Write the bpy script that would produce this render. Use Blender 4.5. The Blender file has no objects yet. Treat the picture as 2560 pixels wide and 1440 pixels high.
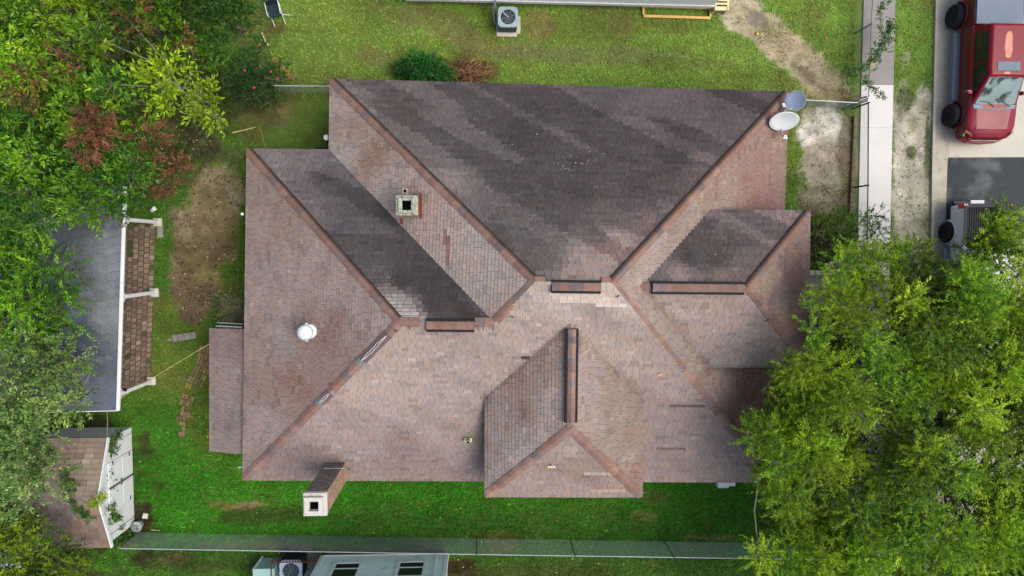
import bpy, math, random
import numpy as np
from mathutils import Vector, Matrix, noise
R_ = math.radians
rng = np.random.default_rng(7)
random.seed(11)
SC = bpy.context.scene
COL = SC.collection

# ------------------------------------------------------------------ camera, light, exposure
H = 27.5                      # drone height above the ground, metres
FPX = 2560 * 24 / 36.0        # focal length in photo pixels
NAD = Vector((-75.0, 100.0, -FPX)).normalized()      # direction straight down, seen from the camera
ROT = NAD.rotation_difference(Vector((0, 0, -1))).to_matrix()
RN = np.array(ROT)
cam = bpy.data.cameras.new('camera'); cam.lens = 24; cam.sensor_width = 36
cam.clip_start = 0.1; cam.clip_end = 3000
camo = bpy.data.objects.new('camera', cam); COL.objects.link(camo)
camo.matrix_world = Matrix.Translation((0, 0, H)) @ ROT.to_4x4()
SC.camera = camo

SUN_EL, SUN_AZ = R_(60), R_(100)     # azimuth clockwise from +y (image up)
world = bpy.data.worlds.new('World'); SC.world = world; world.use_nodes = True
wn = world.node_tree.nodes; wl = world.node_tree.links
sky = wn.new('ShaderNodeTexSky'); sky.sky_type = 'NISHITA'; sky.sun_disc = False
sky.sun_elevation = SUN_EL; sky.sun_rotation = SUN_AZ
sky.air_density = 1.0; sky.dust_density = 6.0; sky.ozone_density = 1.0
wn['Background'].inputs['Strength'].default_value = 0.15
wl.new(sky.outputs[0], wn['Background'].inputs['Color'])
sun = bpy.data.lights.new('sun', 'SUN'); sun.energy = 0.6; sun.angle = R_(40); sun.color = (1.0, 0.97, 0.93)
suno = bpy.data.objects.new('sun', sun); COL.objects.link(suno)
sd = Vector((math.sin(SUN_AZ) * math.cos(SUN_EL), math.cos(SUN_AZ) * math.cos(SUN_EL), math.sin(SUN_EL)))
suno.rotation_euler = sd.to_track_quat('Z', 'Y').to_euler()
SC.view_settings.view_transform = 'Standard'; SC.view_settings.look = 'None'
SC.view_settings.gamma = 1; SC.view_settings.use_curve_mapping = False
SC.view_settings.exposure = 0.76
SC.cycles.max_bounces = 6; SC.cycles.diffuse_bounces = 3; SC.cycles.transparent_max_bounces = 6

# ------------------------------------------------------------------ measuring and colour
def W(px, py, z=0.0):
    """world point at height z that the photograph shows at pixel (px, py)"""
    r = ROT @ Vector((px - 1280.0, 720.0 - py, -FPX))
    t = (z - H) / r.z
    return Vector((r.x * t, r.y * t, z))
def PX(P):
    """photo pixels of world points (N,3)"""
    q = (np.asarray(P, float) - np.array([0, 0, H])) @ RN      # RN^T * v
    return 1280 + q[:, 0] / -q[:, 2] * FPX, 720 - q[:, 1] / -q[:, 2] * FPX
def lin(c):
    c = c / 255.0
    return c / 12.92 if c <= 0.04045 else ((c + 0.055) / 1.055) ** 2.4
KEXP = 1.45
def C(r, g, b, k=1.0):
    return (lin(r) / KEXP * k, lin(g) / KEXP * k, lin(b) / KEXP * k)
def vnoise(x, y, s=1.0, seed=0):
    """smooth value noise 0..1, numpy"""
    x = np.asarray(x, float) / s; y = np.asarray(y, float) / s
    xi = np.floor(x).astype(np.int64); yi = np.floor(y).astype(np.int64)
    fx = x - xi; fy = y - yi; fx = fx * fx * (3 - 2 * fx); fy = fy * fy * (3 - 2 * fy)
    def h(a, b):
        n = (a * 374761393 + b * 668265263 + seed * 974634777) & 0xffffffff
        n = ((n ^ (n >> 13)) * 1274126177) & 0xffffffff
        return ((n ^ (n >> 16)) & 0xffff) / 65535.0
    return (h(xi, yi) * (1 - fx) + h(xi + 1, yi) * fx) * (1 - fy) + (h(xi, yi + 1) * (1 - fx) + h(xi + 1, yi + 1) * fx) * fy
def fnoise(x, y, s, seed=0, o=3):
    t = 0; a = 1; n = 0
    for i in range(o):
        t = t + a * vnoise(x, y, s / 2 ** i, seed + i * 17); n += a; a *= 0.55
    return t / n

# ------------------------------------------------------------------ materials
def mat(name, color=(0.5, 0.5, 0.5), rough=0.8, metal=0.0, var=0.15, scale=8.0, bump=0.0, bscale=60.0,
        attr=False, spec=0.3, coat=0.0, transl=0.0, spots=None, grain=0.0, gscale=120.0, emit=None):
    m = bpy.data.materials.new(name); m.use_nodes = True
    nt = m.node_tree; n = nt.nodes; l = nt.links
    b = n['Principled BSDF']; out = n['Material Output']
    b.inputs['Roughness'].default_value = rough; b.inputs['Metallic'].default_value = metal
    b.inputs['Specular IOR Level'].default_value = spec; b.inputs['Coat Weight'].default_value = coat
    tc = n.new('ShaderNodeTexCoord')
    if attr:
        a = n.new('ShaderNodeAttribute'); a.attribute_name = 'col'; base = a.outputs['Color']
    else:
        a = n.new('ShaderNodeRGB'); a.outputs[0].default_value = (*color, 1); base = a.outputs[0]
    def mul(base, sc, amt, det=4.0):
        nz = n.new('ShaderNodeTexNoise'); nz.inputs['Scale'].default_value = sc; nz.inputs['Detail'].default_value = det
        l.new(tc.outputs['Object'], nz.inputs['Vector'])
        mr = n.new('ShaderNodeMapRange'); mr.inputs['From Min'].default_value = 0.25; mr.inputs['From Max'].default_value = 0.75
        mr.inputs['To Min'].default_value = 1 - amt; mr.inputs['To Max'].default_value = 1 + amt
        l.new(nz.outputs['Fac'], mr.inputs['Value'])
        v = n.new('ShaderNodeVectorMath'); v.operation = 'MULTIPLY'
        l.new(base, v.inputs[0]); l.new(mr.outputs[0], v.inputs[1])
        return v.outputs[0]
    if var: base = mul(base, scale, var)
    if grain: base = mul(base, gscale, grain, 2.0)
    if spots:      # (colour, scale, threshold, softness)
        for (sc_, ss, th, so) in spots:
            nz = n.new('ShaderNodeTexNoise'); nz.inputs['Scale'].default_value = ss; nz.inputs['Detail'].default_value = 5
            l.new(tc.outputs['Object'], nz.inputs['Vector'])
            mr = n.new('ShaderNodeMapRange'); mr.inputs['From Min'].default_value = th; mr.inputs['From Max'].default_value = th + so
            l.new(nz.outputs['Fac'], mr.inputs['Value'])
            mx = n.new('ShaderNodeMix'); mx.data_type = 'RGBA'
            l.new(mr.outputs[0], mx.inputs['Factor']); l.new(base, mx.inputs['A']); mx.inputs['B'].default_value = (*sc_, 1)
            base = mx.outputs['Result']
    l.new(base, b.inputs['Base Color'])
    if bump:
        nz = n.new('ShaderNodeTexNoise'); nz.inputs['Scale'].default_value = bscale; nz.inputs['Detail'].default_value = 3
        l.new(tc.outputs['Object'], nz.inputs['Vector'])
        bp = n.new('ShaderNodeBump'); bp.inputs['Strength'].default_value = bump; bp.inputs['Distance'].default_value = 0.01
        l.new(nz.outputs['Fac'], bp.inputs['Height']); l.new(bp.outputs[0], b.inputs['Normal'])
    if transl:
        t = n.new('ShaderNodeBsdfTranslucent'); l.new(base, t.inputs['Color'])
        mx = n.new('ShaderNodeMixShader'); mx.inputs[0].default_value = transl
        l.new(b.outputs[0], mx.inputs[1]); l.new(t.outputs[0], mx.inputs[2]); l.new(mx.outputs[0], out.inputs['Surface'])
    return m

M = {}
M['shingle'] = mat('shingle', attr=True, rough=0.95, var=0.10, scale=3.0, grain=0.22, gscale=55, bump=0.3, bscale=180, spec=0.06)
M['felt'] = mat('roof_felt', C(52, 46, 48), rough=0.95, var=0.2, spec=0.1)
M['cap'] = mat('ridge_cap', attr=True, rough=0.95, var=0.14, scale=9, grain=0.2, gscale=60, bump=0.3, bscale=150, spec=0.15)
M['black'] = mat('black_plastic', C(28, 26, 28), rough=0.8, var=0.2)
M['brick'] = mat('wall_brick', C(150, 110, 92), rough=0.9, var=0.3, scale=14, bump=0.4)
M['cbrick'] = mat('chimney_brick', attr=True, rough=0.95, var=0.2, scale=12, grain=0.15, gscale=90)
M['mortar'] = mat('mortar', C(216, 208, 188), rough=0.95, var=0.25, scale=12, spec=0.1)
M['orange'] = mat('orange_brick', C(226, 132, 88), rough=0.9, var=0.15, scale=9)
M['oldcon'] = mat('mossy_concrete', C(172, 180, 160), rough=0.95, var=0.3, scale=9, spots=[(C(98, 112, 90), 14, 0.5, 0.18)], bump=0.5, bscale=40)
M['whitecon'] = mat('pale_concrete_cap', C(208, 206, 196), rough=0.9, var=0.12, scale=9, spots=[(C(120, 122, 118), 11, 0.6, 0.2)], bump=0.3)
M['soot'] = mat('soot', C(12, 11, 12), rough=1.0, var=0.2, spec=0.0)  # soot black, also painted for the dark depth in flues and pipe bores
M['rustbar'] = mat('rusty_flashing', C(104, 56, 42), rough=0.8, var=0.25, scale=10)
M['galv'] = mat('galvanised_steel', C(196, 202, 204), rough=0.45, metal=0.3, var=0.1, scale=10)
M['galvdull'] = mat('dull_galvanised_wire', C(150, 168, 164), rough=0.6, metal=0.2, var=0.12)
M['blackmetal'] = mat('black_steel', C(34, 35, 38), rough=0.5, var=0.1)
M['brownmetal'] = mat('weathered_steel', C(110, 100, 96), rough=0.7, var=0.2)
M['white'] = mat('white_paint', C(236, 242, 242), rough=0.5, var=0.05, scale=4, spots=[(C(176, 180, 172), 6, 0.66, 0.2)])
M['turb'] = mat('white_turbine_metal', C(240, 250, 250), rough=0.35, var=0.03)
M['dishgrey'] = mat('grey_dish', C(138, 152, 178), rough=0.55, var=0.07, scale=5)
M['dishwhite'] = mat('white_dish', C(222, 230, 228), rough=0.5, var=0.04, scale=4, spots=[(C(226, 214, 186), 3.0, 0.62, 0.12)])
M['lumber'] = mat('fresh_lumber', C(236, 196, 118), rough=0.8, var=0.14, scale=7, grain=0.08)
M['palewood'] = mat('pale_lumber', C(240, 226, 176), rough=0.8, var=0.08, scale=7)
M['greywood'] = mat('weathered_board', C(134, 130, 128), rough=0.9, var=0.25, scale=7)
M['teal'] = mat('teal_siding', (0.58, 0.76, 0.72), rough=0.6, var=0.05, scale=2, spots=[(C(122, 148, 92), 2.2, 0.62, 0.14)])
M['teal2'] = mat('darker_teal_siding', C(158, 196, 190), rough=.6, var=.06)  # darker than the home's teal, which came out too bright on tops
M['trim'] = mat('white_trim', (.72, .78, .78), rough=0.6, var=0.05)
M['glass'] = mat('window_glass', C(30, 44, 42), rough=0.08, var=0.1, spec=0.6)
M['acgrey'] = mat('pale_blue_grey_metal', C(160, 184, 192), rough=0.5, var=0.06, scale=5)
M['fencepost'] = mat('weathered_fence_post', C(112, 126, 130), rough=.6, var=.15)
M['acgrey2'] = mat('pale_lilac_grey_metal', C(176, 190, 208), rough=0.5, var=0.06, scale=5)
M['fandark'] = mat('fan_blade', C(128, 150, 158), rough=0.6, var=0.1)
M['acdark'] = mat('condenser_grille', C(40, 46, 50), rough=0.7, var=0.2, scale=20)
M['redframe'] = mat('rusty_red_steel', C(104, 50, 42), rough=0.7, var=0.25, scale=10)
M['slate'] = mat('weathered_grey_shingle', attr=True, rough=0.95, var=0.18, scale=1.6, grain=0.15, gscale=40, spots=[(C(150, 160, 170), 1.1, 0.60, 0.25)], spec=0.15)
M['brownshingle'] = mat('brown_shingle', attr=True, rough=0.95, var=0.15, scale=3, grain=0.12, gscale=50, spec=0.15)
M['paver'] = mat('paver', attr=True, rough=0.95, var=0.18, scale=9, grain=0.15, gscale=50, spec=0.1)
M['ground'] = mat('lawn_soil', attr=True, rough=1.0, var=0.18, scale=3.5, grain=0.3, gscale=22, bump=0.6, bscale=30, spec=0.05)
M['grass'] = mat('grass_blade', attr=True, rough=0.8, var=0.0, spec=0.12, transl=0.25)
M['leaf'] = mat('leaf', attr=True, rough=0.5, var=0.0, spec=0.25, transl=0.28)
M['bark'] = mat('pale_grey_bark', C(140, 138, 122), rough=0.9, var=0.25, scale=6)
M['darkbark'] = mat('dark_bark', C(92, 84, 72), rough=0.9, var=0.25, scale=6)
M['sidewalk_old'] = mat('weathered_concrete', C(152, 150, 146), rough=0.95, var=0.10, scale=1.2, grain=0.1, gscale=18, spots=[(C(140, 138, 132), 1.7, 0.6, 0.2)], bump=0.2)
M['sidewalk_new'] = mat('bright_concrete', C(224, 224, 220), rough=0.95, var=0.05, scale=1.2, grain=0.04, gscale=20, bump=0.15)
M['road'] = mat('road_concrete', C(204, 202, 188), rough=0.95, var=0.08, scale=0.9, grain=0.08, gscale=25, spots=[(C(176, 172, 158), 1.3, 0.62, 0.2)], bump=0.2)
M['kerb'] = mat('kerb_concrete', C(186, 182, 166), rough=0.95, var=0.14, scale=2.5, grain=0.12, gscale=25, spots=[(C(140, 132, 116), 3.5, 0.6, 0.15)], bump=0.3)
M['asphalt'] = mat('asphalt_patch', C(60, 67, 71), rough=0.9, var=0.14, scale=0.8, grain=0.2, gscale=30, spots=[(C(122, 130, 132), 0.7, 0.52, 0.25), (C(146, 148, 138), 5.0, 0.72, 0.08)], bump=0.4)
M['redpaint'] = mat('faded_red_paint', C(128, 0, 32), rough=0.3, var=0.12, scale=2.0, coat=0.06, spec=0.25)
M['redside'] = mat('dark_red_paint', C(100, 8, 26), rough=0.35, var=0.06, coat=0.2, spec=0.3)
M['whitepaint'] = mat('white_car_paint', C(222, 232, 236), rough=0.3, var=0.03, coat=0.3, spec=0.5)
M['tonneau'] = mat('grey_vinyl_cover', C(118, 134, 148), rough=0.7, var=0.08, scale=3, grain=0.06)
M['tyre'] = mat('tyre_rubber', C(36, 36, 40), rough=0.9, var=0.1)
M['rim'] = mat('dark_alloy', C(30, 32, 36), rough=0.35, metal=0.6, var=0.1)
M['carglass'] = mat('glass_painted_reflection', C(134, 158, 154), rough=0.05, var=0.2, scale=1.8, spec=0.5, spots=[(C(28, 42, 42), 2.2, 0.5, 0.1)])  # pale base and dark spots paint sky and tree reflections into the glass
M['sideglass'] = mat('tinted_glass', C(16, 18, 20), rough=0.06, var=0.2, spec=0.7)
M['greyplastic'] = mat('grey_plastic', C(128, 148, 168), rough=0.6, var=0.1)
M['lens'] = mat('hazed_headlight', C(176, 170, 120), rough=0.25, var=0.15, spec=0.6)
M['redlens'] = mat('red_tail_lamp', C(196, 40, 44), rough=0.2, var=0.1, spec=0.6)
M['bedliner'] = mat('black_bed_liner', C(40, 46, 56), rough=0.7, var=0.1)
M['terracotta'] = mat('terracotta', C(176, 84, 50), rough=0.8, var=0.15)
M['enamel'] = mat('grey_enamel', C(176, 190, 186), rough=0.5, var=0.15)
M['chairgreen'] = mat('dark_teal_fabric', C(22, 52, 58), rough=0.8, var=0.2)
M['rope'] = mat('yellow_cord', C(196, 190, 130), rough=0.8, var=0.15)
M['cable'] = mat('grey_cable', C(120, 116, 104), rough=0.8, var=0.15)
M['plainflag'] = mat('orange_flag', C(236, 92, 40), rough=0.7, var=0.1)
M['yellow'] = mat('yellow_plastic', C(240, 190, 40), rough=0.6, var=0.1)
M['peel'] = mat('peeled_clearcoat', C(214, 150, 140), rough=0.8, var=0.2, scale=5, spots=[(C(226, 160, 110), 4.5, 0.5, 0.15)])
M['flower'] = mat('petal', C(196, 60, 92), rough=0.6, var=0.15)
M['stick'] = mat('dry_stick', C(172, 150, 118), rough=0.9, var=0.2)
M['pebble'] = mat('pale_stone', C(214, 208, 192), rough=0.9, var=0.2)

# ------------------------------------------------------------------ mesh helpers
class MB:
    def __init__(s): s.v = []; s.f = []; s.c = []; s.mi = []; s.m = 0; s.col = (0.5, 0.5, 0.5)
    def add(s, verts, faces):
        o = len(s.v); s.v += [tuple(p) for p in verts]
        for f in faces: s.f.append(tuple(i + o for i in f)); s.c.append(s.col); s.mi.append(s.m)
        return s
    def box(s, a, b):
        x0, y0, z0 = a; x1, y1, z1 = b
        return s.add([(x0, y0, z0), (x1, y0, z0), (x1, y1, z0), (x0, y1, z0), (x0, y0, z1), (x1, y0, z1), (x1, y1, z1), (x0, y1, z1)],
                     [(0, 3, 2, 1), (4, 5, 6, 7), (0, 1, 5, 4), (1, 2, 6, 5), (2, 3, 7, 6), (3, 0, 4, 7)])
    def obox(s, c, ax, ay, az):
        """box about centre c with half-axis vectors"""
        c = Vector(c); P = []
        for k in (-1, 1):
            for (i, j) in ((-1, -1), (1, -1), (1, 1), (-1, 1)): P.append(c + ax * i + ay * j + az * k)
        return s.add(P, [(0, 3, 2, 1), (4, 5, 6, 7), (0, 1, 5, 4), (1, 2, 6, 5), (2, 3, 7, 6), (3, 0, 4, 7)])
    def bar(s, p, q, w, h, up=(0, 0, 1)):
        p = Vector(p); q = Vector(q); d = (q - p); up = Vector(up)
        sd = d.cross(up)
        if sd.length < 1e-5: sd = d.cross(Vector((0, 1, 0)))
        sd.normalize(); u2 = sd.cross(d).normalized()
        return s.obox((p + q) / 2, d / 2, sd * w / 2, u2 * h / 2)
    def prism(s, poly, z0, z1):
        n = len(poly)
        V = [(p[0], p[1], z0) for p in poly] + [(p[0], p[1], z1) for p in poly]
        F = [tuple(range(n))[::-1], tuple(range(n, 2 * n))] + [(i, (i + 1) % n, n + (i + 1) % n, n + i) for i in range(n)]
        return s.add(V, F)
    def tube(s, pts, r, n=6, r1=None, cap=True):
        pts = [Vector(p) for p in pts]; K = len(pts); V = []
        for i, p in enumerate(pts):
            d = (pts[min(i + 1, K - 1)] - pts[max(i - 1, 0)]).normalized()
            a = d.cross(Vector((0.13, 0.2, 1)))
            if a.length < 1e-3: a = d.cross(Vector((1, 0, 0)))
            a.normalize(); b = d.cross(a)
            rr = r if r1 is None else r + (r1 - r) * i / (K - 1)
            for j in range(n):
                t = 2 * math.pi * j / n; V.append(p + a * rr * math.cos(t) + b * rr * math.sin(t))
        F = [(i * n + j, i * n + (j + 1) % n, (i + 1) * n + (j + 1) % n, (i + 1) * n + j) for i in range(K - 1) for j in range(n)]
        if cap: F += [tuple(range(n))[::-1], tuple(range((K - 1) * n, K * n))]
        return s.add(V, F)
    def lathe(s, prof, c=(0, 0, 0), n=20, ax=None):
        """prof: (r, h) pairs along axis ax"""
        c = Vector(c); z = Vector(ax or (0, 0, 1)).normalized()
        a = z.cross(Vector((0, 1, 0.01))); a.normalize(); b = z.cross(a); V = []
        for (r, h) in prof:
            for j in range(n):
                t = 2 * math.pi * j / n; V.append(c + z * h + a * r * math.cos(t) + b * r * math.sin(t))
        K = len(prof)
        F = [(i * n + j, i * n + (j + 1) % n, (i + 1) * n + (j + 1) % n, (i + 1) * n + j) for i in range(K - 1) for j in range(n)]
        F += [tuple(range(n))[::-1], tuple(range((K - 1) * n, K * n))]
        return s.add(V, F)
    def build(s, name, mats, parent=None, smooth=False, bevel=0.0, kind=None):
        me = bpy.data.meshes.new(name); me.from_pydata(s.v, [], s.f)
        if not isinstance(mats, (list, tuple)): mats = [mats]
        for m in mats: me.materials.append(m)
        at = me.color_attributes.new('col', 'FLOAT_COLOR', 'CORNER')
        arr = np.ones((len(me.loops), 4), np.float32); k = 0
        for f, c in zip(s.f, s.c): arr[k:k + len(f), :3] = c; k += len(f)
        at.data.foreach_set('color', arr.ravel())
        me.polygons.foreach_set('material_index', s.mi)
        if smooth: me.polygons.foreach_set('use_smooth', [True] * len(me.polygons))
        me.update(); o = bpy.data.objects.new(name, me); COL.objects.link(o)
        if parent is not None: o.parent = parent
        if bevel:
            b = o.modifiers.new('bevel', 'BEVEL'); b.width = bevel; b.segments = 2; b.limit_method = 'ANGLE'
        if kind: o['kind'] = kind
        return o

def np_obj(name, V, F, cols, m, parent=None, kind=None):
    """V (n,3), F (k,q) same-size faces, cols (n,3) per vertex"""
    me = bpy.data.meshes.new(name); n = len(V); k, q = F.shape
    me.vertices.add(n); me.vertices.foreach_set('co', V.astype(np.float32).ravel())
    me.loops.add(k * q); me.loops.foreach_set('vertex_index', F.astype(np.int32).ravel())
    me.polygons.add(k); me.polygons.foreach_set('loop_start', np.arange(k, dtype=np.int32) * q)
    me.update(calc_edges=True)
    at = me.color_attributes.new('col', 'FLOAT_COLOR', 'POINT')
    a = np.ones((n, 4), np.float32); a[:, :3] = cols; at.data.foreach_set('color', a.ravel())
    me.materials.append(m); me.validate()
    o = bpy.data.objects.new(name, me); COL.objects.link(o)
    if parent is not None: o.parent = parent
    if kind: o['kind'] = kind
    return o

def tag(o, label=None, cat=None, group=None, kind=None):
    if label: o['label'] = label
    if cat: o['category'] = cat
    if group: o['group'] = group
    if kind: o['kind'] = kind
    return o
def thing(name, label, cat, loc=(0, 0, 0), rz=0, group=None):
    o = bpy.data.objects.new(name, None); COL.objects.link(o); o.location = loc; o.rotation_euler = (0, 0, rz)
    o.empty_display_size = 0.2
    return tag(o, label, cat, group)
def copy_tree(o, parent=None):
    c = o.copy(); COL.objects.link(c); c.parent = parent
    for ch in list(o.children): copy_tree(ch, c)
    return c

# ------------------------------------------------------------------ the ground
# patches: (px, py, rx, ry, angle deg, colour, strength, grass kept 0..1)
PATCH = [
 (1100, 60, 130, 34, -22, (146, 148, 88), .75, .9), (980, 40, 70, 26, -40, (140, 144, 84), .6, .9), (1180, 110, 60, 20, -15, (150, 150, 92), .6, .9),
 (1350, 60, 42, 42, 0, (152, 136, 92), .7, .7), (930, 140, 52, 18, -10, (150, 148, 100), .55, .8), (1310, 122, 60, 14, 0, (156, 148, 108), .55, .8),
 (1500, 138, 240, 22, 0, (142, 144, 100), .55, .9), (1520, 60, 110, 50, 0, (128, 130, 70), .45, .9), (1700, 160, 130, 20, 0, (116, 128, 70), .5, .9),
 (1860, 40, 70, 44, -35, (188, 180, 154), .95, .2), (1930, 95, 95, 46, -38, (182, 172, 142), .92, .22), (1995, 150, 90, 46, -38, (184, 172, 140), .92, .22),
 (2060, 205, 80, 48, -38, (184, 172, 140), .92, .25), (2085, 245, 90, 26, 0, (140, 132, 92), .8, .4), (1900, 55, 30, 18, -40, (112, 108, 104), .8, .1), (2020, 190, 60, 16, -38, (124, 112, 92), .8, .2),
 (2060, 330, 66, 66, 0, (218, 214, 204), .95, .05), (2070, 430, 78, 84, 0, (164, 156, 138), .95, .1), (2055, 500, 76, 40, 0, (128, 122, 102), .9, .3), (2120, 400, 26, 140, 0, (112, 100, 78), .8, .2),
 (2300, 330, 50, 110, 0, (200, 196, 180), .95, .15), (2262, 420, 34, 230, 0, (196, 192, 176), .95, .1), (2310, 520, 46, 220, 0, (186, 182, 166), .9, .2), (2255, 250, 26, 40, 0, (150, 148, 120), .7, .4),
 (2320, 360, 8, 90, 0, (84, 110, 44), .8, 1), (2276, 380, 14, 16, 0, (84, 112, 48), .8, 1), (2265, 245, 26, 30, 0, (84, 112, 48), .6, 1),
 (535, 520, 84, 90, 12, (136, 122, 94), .95, .14), (500, 615, 84, 92, 0, (124, 110, 86), .97, .12), (474, 740, 46, 74, 8, (104, 88, 72), .98, .08), (545, 455, 46, 34, -30, (142, 130, 104), .85, .15),
 (455, 565, 16, 60, 25, (148, 138, 116), .8, .2), (570, 620, 36, 46, 0, (110, 96, 74), .9, .15), (500, 350, 60, 34, -20, (126, 118, 92), .7, .4), (560, 380, 60, 30, -20, (110, 110, 80), .5, .6),
 (690, 245, 60, 50, 0, (78, 70, 50), .7, .4), (690, 290, 34, 30, 0, (120, 100, 78), .7, .3), (640, 300, 60, 40, 0, (70, 84, 46), .5, .8),
 (620, 1265, 50, 9, 4, (150, 130, 96), .85, .4), (560, 1262, 40, 9, 0, (132, 116, 70), .6, .6), (650, 1290, 120, 22, 4, (54, 72, 34), .6, 1),
 (640, 1362, 130, 9, 0, (122, 100, 84), .75, .5), (1000, 1362, 130, 9, 0, (70, 84, 66), .5, .8), (1250, 1362, 40, 26, 0, (120, 108, 60), .6, .7), (1230, 1335, 60, 10, 0, (110, 122, 40), .5, 1),
 (1150, 1425, 40, 34, 0, (58, 44, 32), .95, .05), (1330, 1430, 200, 18, 0, (78, 84, 44), .5, .8), (1780, 1344, 90, 9, 0, (130, 124, 78), .7, .8), (1640, 1240, 40, 22, 0, (116, 122, 64), .5, .9), (1610, 1290, 30, 14, 0, (130, 124, 70), .5, .8),
 (470, 1010, 16, 90, 10, (120, 116, 62), .65, .6), (335, 1300, 60, 60, 0, (60, 52, 40), .9, .2), (500, 1400, 220, 30, 0, (66, 76, 40), .6, .9), (440, 1395, 40, 12, 0, (108, 92, 62), .6, .7),
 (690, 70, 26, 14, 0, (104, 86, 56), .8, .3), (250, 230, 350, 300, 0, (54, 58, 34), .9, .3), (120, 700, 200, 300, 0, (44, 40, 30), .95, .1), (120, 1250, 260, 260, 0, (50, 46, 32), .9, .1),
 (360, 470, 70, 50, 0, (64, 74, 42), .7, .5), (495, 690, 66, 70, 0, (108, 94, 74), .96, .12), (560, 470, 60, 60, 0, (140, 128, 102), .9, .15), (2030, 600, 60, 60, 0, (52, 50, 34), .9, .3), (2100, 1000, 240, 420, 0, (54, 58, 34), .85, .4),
 (1070, 175, 90, 30, 0, (60, 70, 34), .8, .5), (1190, 180, 60, 24, 0, (92, 78, 52), .85, .2), (590, 800, 50, 60, 0, (70, 66, 46), .8, .3),
]
def ground_col(x, y):
    """albedo and grass cover of the ground at world x, y (arrays)"""
    P = np.stack([x, y, np.zeros_like(x)], 1); px, py = PX(P)
    j = (fnoise(x, y, 0.9, 3) - 0.5); j2 = fnoise(x, y, 0.28, 9) - 0.5
    up = np.array(C(138, 180, 76)); lo = np.array(C(62, 141, 30)); mid = np.array(C(78, 134, 42)); dk = np.array(C(46, 104, 28))
    t = np.clip((py - 160) / 300, 0, 1)[:, None]
    col = up * (1 - t) + mid * t
    t = np.clip((py - 900) / 320, 0, 1)[:, None]; col = col * (1 - t) + lo * t
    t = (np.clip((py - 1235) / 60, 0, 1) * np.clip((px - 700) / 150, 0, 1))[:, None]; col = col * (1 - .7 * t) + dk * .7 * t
    t = np.clip((py - 1388) / 20, 0, 1)[:, None]; col = col * (1 - .55 * t) + np.array(C(78, 112, 46)) * .55 * t
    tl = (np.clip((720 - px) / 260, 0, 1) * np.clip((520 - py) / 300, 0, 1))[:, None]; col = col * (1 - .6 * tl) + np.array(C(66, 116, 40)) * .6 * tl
    y_ = fnoise(x, y, 2.6, 31)[:, None]; col = col * (1 - .45 * np.clip((y_ - .45) * 3, 0, 1)) + np.array(C(142, 164, 66)) * .45 * np.clip((y_ - .45) * 3, 0, 1) * (1 - .75 * np.clip((py - 1000) / 200, 0, 1))[:, None] \
          + col * .45 * np.clip((y_ - .45) * 3, 0, 1) * (.75 * np.clip((py - 1000) / 200, 0, 1))[:, None]
    keep = np.ones_like(x)
    for (cx, cy, rx, ry, an, c, st, kp) in PATCH:
        a = R_(an); dx = px - cx; dy = -(py - cy)
        u = (dx * math.cos(a) + dy * math.sin(a)) / rx; v = (-dx * math.sin(a) + dy * math.cos(a)) / ry
        d = np.sqrt(u * u + v * v) + j * 0.9 + j2 * 0.5
        w = np.clip((1.12 - d) / 0.3, 0, 1) * st
        col = col * (1 - w[:, None]) + np.array(C(*c)) * w[:, None]; keep = keep * (1 - w) + kp * w
    col = col * (0.86 + 0.28 * fnoise(x, y, 0.5, 55))[:, None] * (0.66 + 0.68 * fnoise(x * 1.0, y * 1.6, 1.5, 91))[:, None]
    dr = (np.clip((fnoise(x, y, 1.1, 301) - .56) * 5, 0, 1) * .5 * (1 - .8 * np.clip((py - 950) / 150, 0, 1)))[:, None]; col = col * (1 - dr) + np.array(C(132, 128, 74)) * dr
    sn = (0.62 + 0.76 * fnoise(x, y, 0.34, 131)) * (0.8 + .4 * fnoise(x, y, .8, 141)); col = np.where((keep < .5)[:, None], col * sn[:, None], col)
    return col, keep, px, py

def build_ground():
    fx = np.arange(-27, 27.01, 0.11); fy = np.arange(-17, 16.01, 0.11)
    ox = np.array([30, 36, 46, 62, 90, 140, 240, 450, 900])
    xs = np.concatenate([-ox[::-1], fx, ox]); ys = np.concatenate([-ox[::-1], fy, ox])
    X, Y = np.meshgrid(xs, ys); x = X.ravel(); y = Y.ravel()
    col, keep, px, py = ground_col(x, y)
    nearm = (np.abs(x) < 28) & (np.abs(y) < 18)
    z = np.where(nearm, (fnoise(x, y, 0.35, 77) - 0.5) * 0.03 - 0.015, -0.03)
    nx, ny = len(xs), len(ys); i = np.arange(nx * ny).reshape(ny, nx)
    F = np.stack([i[:-1, :-1], i[:-1, 1:], i[1:, 1:], i[1:, :-1]], -1).reshape(-1, 4)
    soil = np.array(C(84, 74, 52))
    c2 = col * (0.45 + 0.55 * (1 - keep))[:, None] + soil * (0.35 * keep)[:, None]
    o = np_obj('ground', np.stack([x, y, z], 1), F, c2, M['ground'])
    tag(o, kind='structure')
build_ground()

def pnpoly(px, py, poly):
    ins = np.zeros(len(px), bool); n = len(poly); j = n - 1
    for i in range(n):
        xi, yi = poly[i]; xj, yj = poly[j]
        if yi != yj:
            c = ((yi > py) != (yj > py)) & (px < (xj - xi) * (py - yi) / (yj - yi) + xi); ins ^= c
        j = i
    return ins

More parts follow.
